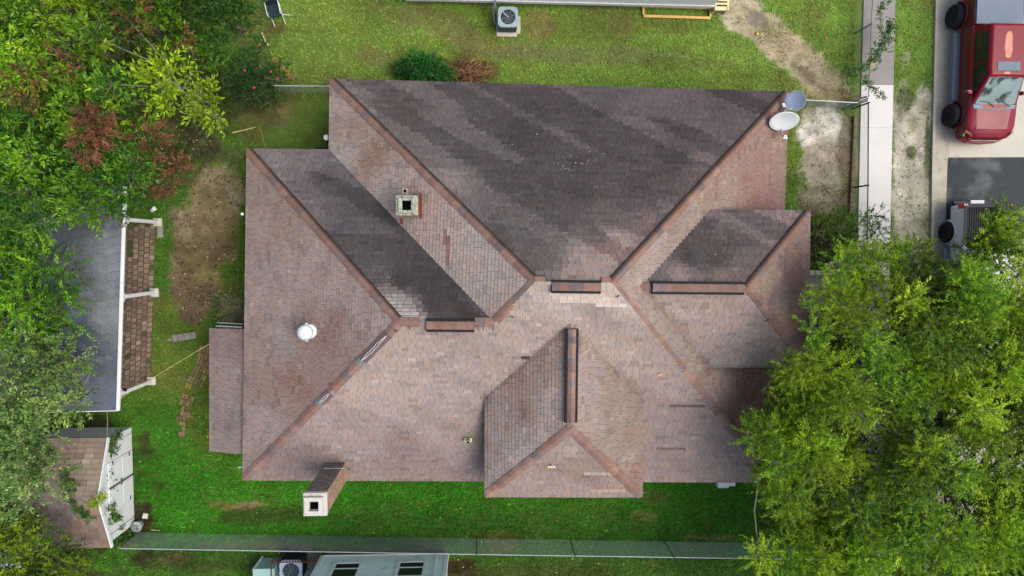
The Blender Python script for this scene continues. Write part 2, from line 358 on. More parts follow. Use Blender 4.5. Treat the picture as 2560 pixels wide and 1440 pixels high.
# roads and pavements, one above the other
SW_L = [(2170, -260), (2157, 0), (2146, 480), (2139, 900), (2132, 1560)]
SW_R = [(2244, -260), (2237, 0), (2226, 480), (2219, 900), (2212, 1560)]
KB = [(2342, -260), (2336, 0), (2327, 400), (2324, 620), (2315, 1000), (2306, 1560)]
def strip(name, L, Rr, z, m, h=0.02, kind='structure'):
    b = MB(); A = [W(*p) for p in L]; B = [W(*p) for p in Rr]; n = min(len(A), len(B))
    V = []
    for i in range(n): V += [(A[i].x, A[i].y, z), (B[i].x, B[i].y, z), (A[i].x, A[i].y, z - h), (B[i].x, B[i].y, z - h)]
    F = []
    for i in range(n - 1):
        a = i * 4; c = a + 4; F += [(a, a + 1, c + 1, c), (a + 2, a, c, c + 2), (a + 1, a + 3, c + 3, c + 1)]
    F += [(0, 2, 3, 1), (n * 4 - 4, n * 4 - 3, n * 4 - 1, n * 4 - 2)]
    b.add(V, F); return tag(b.build(name, m), kind=kind)
def mixp(a, b, t): return (a[0] + (b[0] - a[0]) * t, a[1] + (b[1] - a[1]) * t)
def lineat(L, y):
    for i in range(len(L) - 1):
        if L[i][1] <= y <= L[i + 1][1]: return mixp(L[i], L[i + 1], (y - L[i][1]) / (L[i + 1][1] - L[i][1]))
    return L[-1]
sidewalk = bpy.data.objects.new('sidewalk', None); COL.objects.link(sidewalk); tag(sidewalk, kind='structure')
yy = -250
slab_edges = []
while yy < 1500: slab_edges.append(yy); yy += 190
slab_edges = [e if abs(e - 215) > 95 else 213 for e in slab_edges]; slab_edges = sorted(set(slab_edges))
for i in range(len(slab_edges) - 1):
    y0, y1 = slab_edges[i] + .2, slab_edges[i + 1] - .2
    q = [lineat(SW_L, y0), lineat(SW_R, y0), lineat(SW_R, y1), lineat(SW_L, y1)]
    poly = [W(*p) for p in q][::-1]
    MB().prism([(p.x, p.y) for p in poly], -0.05, 0.045 + random.uniform(-.003, .003)).build('slab', M['sidewalk_old'] if y1 < 214 or y0 > 700 else M['sidewalk_new'], sidewalk, bevel=0.003)
off = lambda L, d: [(p[0] + d, p[1]) for p in L]
strip('kerb', KB, off(KB, 7), 0.10, M['kerb'], 0.2)
strip('gutter', off(KB, 7), off(KB, 44), 0.02, M['kerb'], 0.08)
strip('road', off(KB, 44), off(KB, 1200), 0.024, M['road'], 0.08)
strip('asphalt_patch', [(2369, 394), (2365, 500), (2363, 600)], [(3200, 390), (3200, 500), (3200, 596)], 0.03, M['asphalt'], 0.004)
# concrete path from the sidewalk to the porch, mostly under the tree
pth = [W(*p) for p in [(1990, 690), (2140, 690), (2140, 850), (1990, 850)]][::-1]
tag(MB().prism([(p.x, p.y) for p in pth], -0.05, 0.04).build('path', M['sidewalk_old']), kind='structure')
lw = thing('brick_edging', 'low pale edging wall beside the path under the big tree', 'edging wall')
for i in range(7):
    a = W(2020 + i * 14, 682); MB().box((a.x, a.y - .1, 0), (a.x + .2, a.y + .1, .2 + .01 * (i % 2))).build('block', M['whitecon'], lw, bevel=.01)

# grass
def build_grass():
    N = 175000
    x = rng.uniform(-21, 21.5, N); y = rng.uniform(-15.5, 12.5, N)
    col, keep, px, py = ground_col(x, y)
    m = rng.random(N) < np.where(keep > .93, keep, np.clip(keep + (fnoise(x, y, .45, 401) - .5) * 2.2 * (1 - keep) + (fnoise(x, y, .16, 411) - .5) * .8, 0, 1))
    m &= ~((px > lineat(SW_L, 480)[0] - 6) & (px < 2232)) & (px < 2337)
    m &= ~((px > 650) & (px < 1930) & (py > 250) & (py < 1140)) & ~pnpoly(px, py, [(1990, 690), (2140, 690), (2140, 850), (1990, 850)])
    m &= ~pnpoly(px, py, [(300, 560), (390, 560), (378, 958), (300, 985)])
    x = x[m]; y = y[m]; col = col[m]; px = px[m]; py = py[m]; n = len(x)
    long_ = np.clip((py - 950) / 250, 0, 1)
    hgt = (0.035 + 0.04 * rng.random(n)) * (1 + 0.9 * long_); wd = 0.012 + 0.008 * rng.random(n)
    tone = 0.75 + 0.85 * rng.random(n) ** 1.6
    hue = rng.normal(0, 0.10, n)
    col = col * tone[:, None] * (1.18 + .1 * long_)[:, None]; col[:, 0] *= 1 + hue; col[:, 2] *= 1 - hue * .5
    K = 3; V = np.zeros((n, K, 3, 3)); 
    for k in range(K):
        a = rng.uniform(0, 2 * np.pi, n); ln = hgt * rng.uniform(.5, 1.5, n); dx = np.cos(a); dy = np.sin(a)
        bx = x + rng.normal(0, .02, n); by = y + rng.normal(0, .02, n)
        V[:, k, 0] = np.stack([bx - dy * wd, by + dx * wd, np.full(n, -.01)], 1)
        V[:, k, 1] = np.stack([bx + dy * wd, by - dx * wd, np.full(n, -.01)], 1)
        V[:, k, 2] = np.stack([bx + dx * ln, by + dy * ln, hgt * rng.uniform(.5, 1.1, n)], 1)
    V = V.reshape(-1, 3); F = np.arange(len(V)).reshape(-1, 3)
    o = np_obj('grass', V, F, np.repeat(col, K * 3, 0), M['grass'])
    tag(o, 'short green lawn grass growing all round the house', 'grass', kind='stuff')
build_grass()
def build_gravel():
    N = 5200; x = rng.uniform(11, 21, N); y = rng.uniform(-2, 11, N)
    col, keep, px, py = ground_col(x, y)
    m = (keep < .5) & (px < 2335) & ~((px > 2140) & (px < 2232)); x = x[m]; y = y[m]; n = len(x)
    V = []; s = rng.uniform(.008, .028, n)
    base = np.array([(1, 0, 0), (0, 1, 0), (-1, 0, 0), (0, -1, 0), (0, 0, 1)], float)
    a = rng.uniform(0, 6.28, n)
    bx = base[None] * s[:, None, None]; rx = bx[..., 0] * np.cos(a)[:, None] - bx[..., 1] * np.sin(a)[:, None] * 1.4; ry = bx[..., 0] * np.sin(a)[:, None] + bx[..., 1] * np.cos(a)[:, None]
    V = np.stack([rx + x[:, None], ry + y[:, None], bx[..., 2] * .8], -1).reshape(-1, 3)
    f = np.array([(0, 1, 4), (1, 2, 4), (2, 3, 4), (3, 0, 4)]); F = (f[None] + (np.arange(n) * 5)[:, None, None]).reshape(-1, 3)
    c = np.array(C(206, 200, 184)) * rng.uniform(.35, 1.15, n)[:, None]
    tag(np_obj('gravel', V, F, np.repeat(c, 5, 0), M['paver']), 'small pale stones scattered on the bare sandy soil', 'gravel', kind='stuff')
build_gravel()
def build_crumbs():
    N = 2600; x = rng.uniform(-13.5, -8, N); y = rng.uniform(-4, 5, N)
    col, keep, px, py = ground_col(x, y); m = keep < .4; x = x[m]; y = y[m]; n = len(x)
    a = rng.uniform(0, 6.28, n); s = rng.uniform(.012, .06, n); w = s * rng.choice([.12, .4, .7], n); z = rng.uniform(.0, .02, n); c, d = np.cos(a), np.sin(a)
    V = np.stack([np.stack([x - c * s, y - d * s, z], 1), np.stack([x + d * w, y - c * w, z + .02], 1), np.stack([x + c * s, y + d * s, z], 1), np.stack([x - d * w, y + c * w, z + .022], 1)], 1).reshape(-1, 3)
    pal = np.array([C(186, 166, 120), C(70, 58, 46), C(150, 128, 96), C(96, 116, 60), C(56, 46, 38)])[rng.integers(0, 5, n)]
    tag(np_obj('soil_litter', V, np.arange(len(V)).reshape(-1, 4), np.repeat(pal, 4, 0), M['paver']), 'twigs and crumbs on the bare soil left of the house', 'litter', kind='stuff')
build_crumbs()

def build_litter():
    N = 2600; x = rng.uniform(-18, 14, N); y = rng.uniform(-13.5, 10.5, N)
    col, keep, px, py = ground_col(x, y)
    m = ~((px > 615) & (px < 1960) & (py > 240) & (py < 1190)) & (fnoise(x, y, 2.2, 201) + rng.normal(0, .08, N) > .5); x = x[m]; y = y[m]; n = len(x)
    a = rng.uniform(0, 6.28, n); s = rng.uniform(.02, .055, n); w = s * rng.uniform(.3, .6, n); z = rng.uniform(.05, .08, n)
    c, d = np.cos(a), np.sin(a)
    V = np.stack([np.stack([x - c * s, y - d * s, z], 1), np.stack([x + d * w, y - c * w, z + .01], 1), np.stack([x + c * s, y + d * s, z], 1), np.stack([x - d * w, y + c * w, z + .012], 1)], 1).reshape(-1, 3)
    pal = np.array([C(196, 170, 112), C(168, 136, 84), C(206, 196, 90), C(140, 110, 76), C(120, 168, 70)])[rng.integers(0, 5, n)] * rng.uniform(.7, 1.1, (n, 1))
    tag(np_obj('leaf_litter', V, np.arange(len(V)).reshape(-1, 4), np.repeat(pal, 4, 0), M['paver']), 'small dry leaves scattered over the lawn', 'leaf litter', kind='stuff')
build_litter()
# ------------------------------------------------------------------ foliage
def unit(v): return v / np.maximum(np.linalg.norm(v, axis=-1, keepdims=True), 1e-9)
def leaf_mesh(P, A, Nn, L, Wd, col, droop=.15):
    """P,A,Nn (n,3) base, axis, normal; L,Wd (n,)"""
    S = unit(np.cross(A, Nn)); Nn = unit(np.cross(S, A)); L = L[:, None]; Wd = Wd[:, None]
    v0 = P; v1 = P + A * L * .42 + S * Wd * .5 + Nn * Wd * .18; v3 = P + A * L * .42 - S * Wd * .5 + Nn * Wd * .18; v2 = P + A * L - Nn * L * droop
    V = np.stack([v0, v1, v2, v3], 1).reshape(-1, 3); F = np.arange(len(V)).reshape(-1, 4)
    return V, F, np.repeat(col, 4, 0)
def sprays(O, D, ls, m, leafL, leafW, cols, colvar=.25, flat=.55, spread=1.0):
    """O,D (n,3); each spray carries m leaves on both sides of its stem"""
    n = len(O); up = np.array([0, 0, 1.0])
    side = unit(np.cross(D, up) + rng.normal(0, .2, (n, 3)))
    t = np.linspace(.08, 1, m)[None, :] + rng.normal(0, .03, (n, m)); sg = np.where(np.arange(m) % 2 == 0, 1, -1)[None, :]
    P = O[:, None] + D[:, None] * (t * ls[:, None])[..., None] - up * ((t ** 2) * ls[:, None] * .18)[..., None]
    P = P + rng.normal(0, leafL * .25, P.shape)
    an = np.radians(52 * spread) * (1 - .55 * t)
    A = unit(D[:, None] * np.cos(an)[..., None] + side[:, None] * (np.sin(an) * sg)[..., None] + rng.normal(0, .25, (n, m, 3)))
    Nn = unit(up + rng.normal(0, flat, (n, m, 3)))
    L = leafL * rng.uniform(.65, 1.25, (n, m)) * (1 - .25 * t ** 2); Wd = L * (leafW / leafL)
    c = cols[:, None] * rng.uniform(1 - colvar, 1 + colvar, (n, m, 1)) * (1 + .12 * (t[..., None] - .5))
    return leaf_mesh(P.reshape(-1, 3), A.reshape(-1, 3), Nn.reshape(-1, 3), L.ravel(), Wd.ravel(), c.reshape(-1, 3))
def poly_points(poly, n, mind):
    xs = [p[0] for p in poly]; ys = [p[1] for p in poly]; out = []; tries = 0
    while len(out) < n and tries < n * 60:
        tries += 1
        x = random.uniform(min(xs), max(xs)); y = random.uniform(min(ys), max(ys))
        if not pnpoly(np.array([x]), np.array([y]), poly)[0]: continue
        if all((x - q[0]) ** 2 + (y - q[1]) ** 2 > mind * mind for q in out): out.append((x, y))
    return out
def palette(cols, w, n):
    """pick spray colours; neighbouring mixture"""
    A = np.array([C(*c) for c in cols]); i = rng.choice(len(cols), n, p=np.array(w) / sum(w)); k = rng.random((n, 1)) * .35
    return A[i] * (1 - k) + A[rng.choice(len(cols), n)] * k
def tree(name, label, cat, base, lobes, per, ls, m, leafL, leafW, cols, w, group=None, bark='bark', trunk_r=.16, dead=None, twig=8, zs=.75, lobecol=.22, updir=.45, colvar=.28, flat=.6, hang=0.0, lk=1.0, shoots=0, shootcol=None):
    root = thing(name, label, cat, base, 0, group); base = Vector(base)
    Lc = np.array([[*l[:3]] for l in lobes]); Lr = np.array([l[3] for l in lobes])
    tw = MB(); tk = MB()
    ctr = Lc.mean(0); top = Vector((base.x * .6 + ctr[0] * .4, base.y * .6 + ctr[1] * .4, ctr[2] * .5)) - base
    tk.tube([(0, 0, -.1), tuple(top * .5 + Vector((.08, -.05, 0))), tuple(top)], trunk_r * 1.25, 9, trunk_r * .8)
    Os = []; Ds = []; cs = []; LS = []
    pal = np.array([C(*c) for c in cols])
    nm = max(3, len(Lc) // 9); mains = Lc[rng.choice(len(Lc), min(nm, len(Lc)), replace=False)] - np.array([0, 0, Lr.mean() * 1.3])
    for q in mains:
        p1 = Vector(q) - base; p0 = top * .95; mid = (p0 + p1) / 2 + Vector((random.uniform(-.4, .4), random.uniform(-.4, .4), -.3))
        tw.tube([p0, (p0 + mid) / 2 + Vector((0, 0, -.15)), mid, p1], trunk_r * .5, 6, .03)
    for i in range(len(Lc)):
        c = Lc[i]; r = Lr[i]; n = int(per * (r / Lr.mean()) ** 2)
        u = unit(rng.normal(0, 1, (n, 3))); flip = rng.random(n) < .55; u[:, 2] = np.where(flip, np.abs(u[:, 2]), u[:, 2])
        rad = rng.random(n) ** .45
        o = c + u * np.array([1, 1, zs]) * (r * rad)[:, None]
        d = unit(u * .9 + np.array([0, 0, updir]) + rng.normal(0, .45, (n, 3)))
        if hang: d = unit(d + np.array([0, 0, -hang]) * rng.random((n, 1)))
        Os.append(o); Ds.append(d); LS.append(rng.uniform(.6, 1.3, n) * ls)
        cc = palette(cols, w, n); lobet = rng.choice(len(pal), p=np.array(w) / sum(w)); k = .45
        cc = cc * (1 - k) + pal[lobet] * k
        cs.append(cc * rng.uniform(1 - lobecol, 1 + lobecol))
        p0 = Vector(mains[np.argmin(((mains - c) ** 2).sum(1))]) - base; p1 = Vector(c) - base - Vector((0, 0, r * .3)); mid = (p0 + p1) / 2 + Vector((random.uniform(-.2, .2), random.uniform(-.2, .2), -.12))
        tw.tube([p0, (p0 + mid) / 2, mid, p1], .03, 5, .014)
        for j in rng.choice(n, min(twig, n), replace=False):
            q = Vector(o[j]) - base; dq = Vector(d[j]); tw.tube([p1, (p1 + q) / 2 + Vector((random.uniform(-.08, .08), random.uniform(-.08, .08), .06)), q, q + dq * ls * .8], .016, 3, .004, cap=False)
    O = np.concatenate(Os) - np.array(base); D = np.concatenate(Ds); cc = np.concatenate(cs); LSs = np.concatenate(LS)
    V, F, cv = sprays(O, D, LSs, m, leafL, leafW, cc, colvar, flat)
    if shoots:
        hi = np.argsort(-Lc[:, 2] + rng.normal(0, .5, len(Lc)))[:max(8, len(Lc) * 2 // 3)]; hi = rng.choice(hi, shoots)
        u = unit(rng.normal(0, 1, (shoots, 3)) * [1, 1, .3] + [0, 0, .55]); o = Lc[hi] + u * Lr[hi][:, None] * .8 - np.array(base)
        v2, f2, c2 = sprays(o, unit(u + [0, 0, .3]), rng.uniform(.45, 1.0, shoots), 34, leafL * .95, leafW, palette(shootcol, [1] * len(shootcol), shoots), .2, .4)
        F = np.concatenate([F, f2 + len(V)]); V = np.concatenate([V, v2]); cv = np.concatenate([cv, c2])
    if len(Lc) < 12:
        o_ = len(tk.v); tk.v += tw.v; tk.f += [tuple(i + o_ for i in f) for f in tw.f]; tk.c += tw.c; tk.mi += tw.mi
    else: tw.build('branches', M[bark], root)
    tk.build('trunk', M[bark], root)
    np_obj('crown', V, F, cv * lk * np.array([1.30, 1.36, .82]), M['leaf'], root)
    if dead:
        V = []; F = []; CV = []; k = 0
        for (px, py, z, r, n) in dead:
            c = np.array(W(px, py, z)) - np.array(base); u = unit(rng.normal(0, 1, (n, 3)))
            o = c + u * np.array([1, 1, .35]) * (r * rng.random(n) ** .5)[:, None]; d = unit(u + np.array([0.25, -.2, .1]) + rng.normal(0, .3, (n, 3)))
            v, f, c_ = sprays(o, d, np.full(n, .28), 22, .075, .03, palette([(156, 104, 74), (122, 78, 58), (90, 58, 46), (164, 126, 94)], [4, 4, 2, 1], n), .3, .7)
            V.append(v); F.append(f + k); CV.append(c_); k += len(v)
        o = np_obj('dead_foliage', np.concatenate(V), np.concatenate(F), np.concatenate(CV), M['leaf'], root); o['label'] = 'rusty brown dead leaves among the green'
    return root
def lobes_px(poly, n, mind, z, zr, r, rr=.2, dome=None):
    out = []
    for (x, y) in poly_points(poly, n, mind):
        zz = z + random.uniform(-zr, zr)
        if dome: zz -= dome[3] * (((x - dome[0]) / dome[2]) ** 2 + ((y - dome[1]) / dome[2]) ** 2)
        p = W(x, y, zz); out.append((p.x, p.y, p.z, r * random.uniform(1 - rr, 1 + rr)))
    return out

# big tree on the right
RT = [(1880, 1060), (1905, 960), (2000, 905), (1990, 850), (2050, 800), (2090, 700), (2085, 620), (2140, 585), (2220, 570), (2330, 575), (2430, 640), (2480, 560), (2545, 590), (2760, 700), (2760, 1560), (1940, 1560), (1900, 1400), (1905, 1330), (1960, 1250), (1890, 1190)]
lb = lobes_px(RT, 200, 36, 6.4, 1.3, .56, .45, dome=(2330, 1080, 560, 1.3))
lb += lobes_px([(2420, 720), (2760, 740), (2760, 1500), (2380, 1500)], 34, 50, 6.0, .5, .6, .3)
lb += lobes_px([(2400, 700), (2760, 740), (2760, 1500), (2380, 1500)], 40, 50, 5.2, .5, .6, .3)
lb += lobes_px([(1875, 1050), (1960, 900), (2050, 1100), (2000, 1250), (1900, 1180)], 9, 40, 5.4, .5, .5, .3)
lb += lobes_px([(2440, 600), (2500, 520), (2530, 560), (2450, 660)], 4, 30, 6.0, .3, .36)
lu = lobes_px([(1960, 1020), (2120, 760), (2300, 680), (2760, 700), (2760, 1560), (1980, 1560)], 80, 60, 4.6, .5, .7, .3)  # dark leaf layer added so gaps in the crown read as shade
tree('gap_shade_foliage', 'dark leaf layer added to shade the gaps below the big tree', 'tree', W(2420, 1250), lu, 26, .45, 16, .12, .055, [(48, 80, 32), (38, 64, 28), (64, 100, 36)], [4, 4, 2], bark='darkbark', twig=2, lk=.9)
tree('leafy_tree', 'big fine leaved green tree overhanging the right roof corner', 'tree', W(2280, 1050), lb, 92, .46, 28, .082, .035,
     [(134, 162, 40), (106, 142, 36), (66, 106, 32), (154, 178, 52), (44, 80, 28)], [5, 5, 4, 1.6, 3], trunk_r=.2, twig=6, lobecol=.42, lk=1.26, shoots=110, shootcol=[(150, 184, 44), (124, 168, 40), (170, 190, 60)])

# trees on the left
tree('broadleaf_tree', 'tall yellow green tree filling the top left corner', 'tree', W(230, 170), lobes_px([(-60, -60), (400, -60), (390, 60), (480, 130), (510, 220), (540, 270), (480, 260), (380, 270), (310, 240), (230, 290), (130, 270), (-60, 290)], 32, 70, 6.6, 1.7, .64, .4),
     46, .5, 15, .185, .066, [(122, 162, 40), (88, 132, 36), (48, 86, 30), (158, 184, 44), (30, 56, 26)], [4, 4, 4, 1.4, 4], trunk_r=.2, twig=5, lobecol=.4, lk=1.12,
     dead=[(330, 40, 8.0, .6, 44), (60, 215, 8.0, .55, 46), (150, 170, 7.8, .5, 30), (450, 100, 7.2, .35, 16)])
tree('broadleaf_tree', 'dark green tree at the top edge above the folding chair', 'tree', W(560, 30), lobes_px([(410, -60), (640, -60), (630, 20), (620, 80), (560, 130), (500, 110), (430, 90)], 22, 46, 5.4, .9, .62, .3),
     42, .4, 16, .13, .048, [(74, 116, 40), (50, 90, 34), (34, 66, 28), (96, 134, 44)], [3, 5, 5, 1], bark='darkbark', twig=4, lk=1.1)
tree('broadleaf_tree', 'green tree with rusty dead boughs above the grey shed roof', 'tree', W(150, 420), lobes_px([(-60, 330), (120, 330), (190, 320), (220, 400), (300, 370), (360, 430), (290, 470), (230, 505), (170, 520), (120, 570), (60, 610), (-60, 600)], 34, 50, 6.3, 1.3, .62, .35),
     50, .42, 15, .16, .058, [(112, 156, 42), (74, 118, 40), (44, 84, 32), (34, 62, 28)], [3, 5, 4, 3], bark='bark', twig=5, lk=1.2,
     dead=[(235, 310, 8.4, .55, 120), (225, 365, 8.2, .4, 60), (375, 350, 7.4, .5, 56), (440, 415, 7.0, .35, 46), (405, 455, 6.6, .4, 36), (290, 520, 5.6, .35, 26)])
tree('feathery_tree', 'bright lime feathery tree left of the grey shed roof', 'tree', W(50, 720), lobes_px([(-60, 600), (90, 610), (150, 680), (170, 770), (120, 830), (-60, 850)], 32, 40, 5.8, .9, .6, .3),
     40, .55, 34, .09, .03, [(120, 176, 36), (84, 138, 34), (46, 84, 30), (32, 60, 26)], [4, 4, 3, 3], bark='darkbark', twig=4, updir=.1, lk=1.0, shoots=46, shootcol=[(130, 196, 30), (150, 200, 40)])
tree('pale_leaved_tree', 'pale sage green tree with bare branches on the left edge', 'tree', W(70, 1000), lobes_px([(-60, 860), (90, 860), (170, 890), (215, 960), (205, 1030), (130, 1060), (120, 1180), (60, 1260), (-60, 1290)], 30, 48, 6.0, .9, .62, .3),
     44, .42, 18, .115, .052, [(140, 164, 116), (104, 138, 84), (66, 100, 52), (164, 182, 140), (40, 66, 38)], [4, 4, 4, 1.2, 3], bark='bark', twig=9, lk=1.2)
tree('scrubby_tree', 'yellow green scrubby tree in the bottom left corner', 'tree', W(60, 1380), lobes_px([(-60, 1300), (60, 1310), (140, 1330), (190, 1380), (200, 1420), (140, 1480), (-60, 1500)], 24, 42, 3.6, .8, .5, .3),
     42, .36, 18, .10, .045, [(124, 148, 36), (86, 118, 34), (52, 84, 30), (36, 62, 26)], [4, 4, 3, 2], bark='darkbark', twig=4, lk=1.2)
tree('gap_shade_growth', 'low growth under the left trees, coloured dark to shade the gaps', 'tree', W(110, 1090), lobes_px([(-60, 560), (90, 600), (110, 700), (80, 860), (-60, 900)], 18, 50, 3.0, .6, .7, .3)
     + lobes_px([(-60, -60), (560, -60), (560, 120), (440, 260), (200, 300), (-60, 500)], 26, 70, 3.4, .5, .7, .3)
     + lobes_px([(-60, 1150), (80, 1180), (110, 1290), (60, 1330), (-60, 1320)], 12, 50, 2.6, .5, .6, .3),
     26, .4, 16, .10, .045, [(38, 66, 32), (30, 52, 27), (50, 80, 34)], [4, 5, 2], bark='darkbark', twig=3, lk=.8)  # undergrowth coloured dark so the crown gaps look deeply shaded

# shrubs
def shrub(name, label, cat, px, py, lobes, per, ls, m, L, Wd, cols, w, **k):
    lo = []
    for (x, y, z, r) in lobes: p = W(x, y, z); lo.append((p.x, p.y, p.z, r))
    return tree(name, label, cat, W(px, py), lo, per, ls, m, L, Wd, cols, w, trunk_r=.04, **k)
shrub('shrub', 'blue green leafy shrub at the upper eave beside dry twigs', 'shrub', 1052, 182,
      [(1015, 170, .5, .35), (1040, 150, .7, .32), (1060, 165, .8, .4), (1090, 175, .7, .36), (1115, 188, .5, .3), (1055, 190, .8, .4), (1010, 186, .4, .2), (1085, 150, .5, .2)], 44, .22, 14, .075, .045,
      [(44, 124, 58), (34, 96, 46), (24, 66, 36), (80, 156, 76)], [4, 4, 3, 1], twig=2)
shrub('rose_bush', 'rambling bush with a few pink blooms left of the white rail', 'rose bush', 660, 215,
      [(600, 185, .9, .5), (640, 160, .9, .5), (668, 195, 1.0, .5), (640, 225, 1.0, .5), (690, 225, .7, .4), (610, 240, .8, .5), (675, 250, .6, .4), (650, 120, .7, .4), (700, 170, .4, .35), (560, 215, .8, .5), (590, 150, .8, .45), (620, 210, .9, .45)], 84, .26, 12, .06, .034,
      [(56, 104, 52), (40, 78, 40), (30, 56, 32), (92, 128, 66)], [4, 4, 3, 1], twig=5)
rb = bpy.data.objects['rose_bush']
for (x, y) in [(678, 180), (695, 198), (613, 177), (650, 113), (636, 220)]:
    b = MB(); q = W(x, y, 1.45) - rb.location
    for k in range(7):
        a = k * .9; b.lathe([(.01, 0), (.024, .01), (.026, .02), (.012, .024)], q + Vector((math.cos(a) * .026 * (k > 0), math.sin(a) * .026 * (k > 0), .006 * k)), 6)
    b.build('bloom', M['flower'], rb)
tree('dry_shrub', 'golden dry sprig drooping over the lawn beside the rose bush', 'shrub', W(705, 170), [tuple(W(694, 152, .5)) + (.16,), tuple(W(700, 172, .5)) + (.16,), tuple(W(715, 188, .4)) + (.18,), tuple(W(728, 193, .3)) + (.12,)],
     14, .16, 12, .05, .02, [(206, 172, 96), (168, 138, 76)], [1, 1], trunk_r=.015, twig=2)
shrub('twiggy_bush', 'grey green twiggy bush against the left eave', 'bush', 592, 780,
      [(560, 770, .7, .3), (580, 755, .9, .4), (592, 780, 1.0, .45), (570, 795, .7, .35), (600, 800, .9, .4)], 60, .4, 9, .07, .014,
      [(168, 172, 140), (138, 144, 112), (100, 108, 78)], [3, 3, 2], twig=26, flat=.9)
shrub('shrub', 'dark green shrub in the gap between right roof and tree', 'shrub', 2100, 580,
      [(2060, 575, 1.3, .5), (2100, 560, 1.6, .55), (2150, 560, 1.7, .5), (2085, 610, 1.5, .5), (2130, 610, 1.7, .55), (2185, 590, 1.7, .5), (2060, 640, .9, .4), (2190, 540, 1.3, .35)], 50, .3, 18, .07, .032,
      [(64, 104, 40), (44, 80, 34), (32, 58, 28), (120, 156, 50)], [4, 4, 3, .8], twig=5)
# brush pile
bp = MB()
for k in range(420):
    a = random.uniform(0, math.pi); x = random.gauss(1182, 22); y = random.gauss(182, 11)
    if k < 40: x = random.gauss(1165, 16); y = random.gauss(150, 16)
    p = W(x, y, 0); l = random.uniform(.12, .4); z = random.uniform(.02, .3) * max(.1, 1 - abs(x - 1182) / 60)
    d = Vector((math.cos(a) * l, math.sin(a) * l * .7, random.uniform(-.08, .12))); q = Vector((p.x, p.y, z + .05))
    bp.col = C(*random.choice([(160, 130, 98), (128, 96, 74), (186, 150, 112), (104, 74, 60)])); bp.tube([q - d, q + Vector((0, 0, .03)), q + d], random.uniform(.004, .011), 3, cap=False)
tag(bp.build('brush_pile', M['paver']), 'heap of dry brown twigs on the lawn beside the upper eave', 'brush pile')

# vine on the side fence
def vine(name, label, path, r, n, z, cols, L=.075, Wd=.05):
    P = [W(*p, z) for p in path]; base = W(*path[0], 0); root = thing(name, label, 'vine', base)
    st = MB(); st.tube([p - base for p in P], .012, 4, .005, cap=False); st.build('stem', M['stick'], root)
    pts = []; T = np.sort(rng.random(n)) * (len(P) - 1)
    for t in T:
        i = min(int(t), len(P) - 2); pts.append(np.array(P[i].lerp(P[i + 1], t - i)) - np.array(base))
    rr = r * (1 - .65 * T / (len(P) - 1)); O = np.array(pts) + unit(rng.normal(0, 1, (n, 3))) * (rng.random((n, 1)) * rr[:, None])
    D = unit(rng.normal(0, 1, (n, 3)) * [1, 1, .3]); v, f, c = sprays(O, D, np.full(n, .14), 6, L, Wd, palette(cols, [1] * len(cols), n), .25, .5)
    np_obj('foliage', v, f, c, M['leaf'], root); return root
vg = [(70, 122, 50), (48, 98, 44), (34, 74, 36), (100, 146, 66)]
vine('vine', 'green vine sprawling diagonally across the old fence and sidewalk', [(2110, 190), (2145, 180), (2185, 150), (2205, 115), (2225, 75), (2228, 50)], .55, 330, 1.0, vg)
vine('vine', 'thin trailing vine tip reaching over the bright sidewalk', [(2160, 190), (2172, 210), (2190, 228), (2212, 248)], .16, 60, 1.0, vg)
vine('vine', 'thin vine shoot at the top end of the sidewalk', [(2205, 100), (2200, 60), (2198, 25), (2225, 2)], .14, 60, 1.0, vg)

# ------------------------------------------------------------------ the house
ZE = 2.8
A_ = W(825, 197, ZE); B_ = W(1971, 229, ZE); R1 = W(1338, 703, 6.0); R2 = W(1528, 706, 6.0)
L1 = W(617, 372, ZE); L0 = W(607, 1200, ZE); Cn = W(823, 374, ZE)
Q1 = W(1000, 805, 5.46); Q2 = W(1235, 806, 5.46)
D_ = W(1938, 1206, ZE)
ZW = 4.3
w_tl = W(1745, 524, ZW); w_tr = W(2025, 526, ZW); w_br = W(2022, 918, ZW); w_bl = W(1745, 918, ZW); wr0 = W(1600, 716, 5.5); wr1 = W(1870, 716, 5.5)
g_bl = W(1212, 1242, ZW); g_br = W(1606, 1243, ZW); g_tl = W(1212, 985, ZW); g_tr = W(1608, 985, ZW); gr0 = W(1426, 808, 5.5); gr1 = W(1425, 1072, 5.5)
def fit_plane(a, b, c):
    n = (b - a).cross(c - a).normalized()
    return n if n.z > 0 else -n
house = thing('hip_roofed_house', 'large house with stained pink brown shingle hip roof in the middle', 'house')
def rel(p): return Vector(p)
def clip_poly(S, K):
    """Sutherland-Hodgman, K convex, counter-clockwise"""
    out = S
    for i in range(len(K)):
        a = K[i]; b = K[(i + 1) % len(K)]; inp = out; out = []
        if not inp: return []
        ex, ey = b[0] - a[0], b[1] - a[1]
        def side(p): return ex * (p[1] - a[1]) - ey * (p[0] - a[0])
        for j in range(len(inp)):
            p = inp[j]; q = inp[(j + 1) % len(inp)]; sp, sq = side(p), side(q)
            if sp >= 0: out.append(p)
            if (sp >= 0) != (sq >= 0):
                t = sp / (sp - sq); out.append((p[0] + (q[0] - p[0]) * t, p[1] + (q[1] - p[1]) * t))
    return out
def area2(P): return sum(P[i][0] * P[(i + 1) % len(P)][1] - P[(i + 1) % len(P)][0] * P[i][1] for i in range(len(P))) / 2
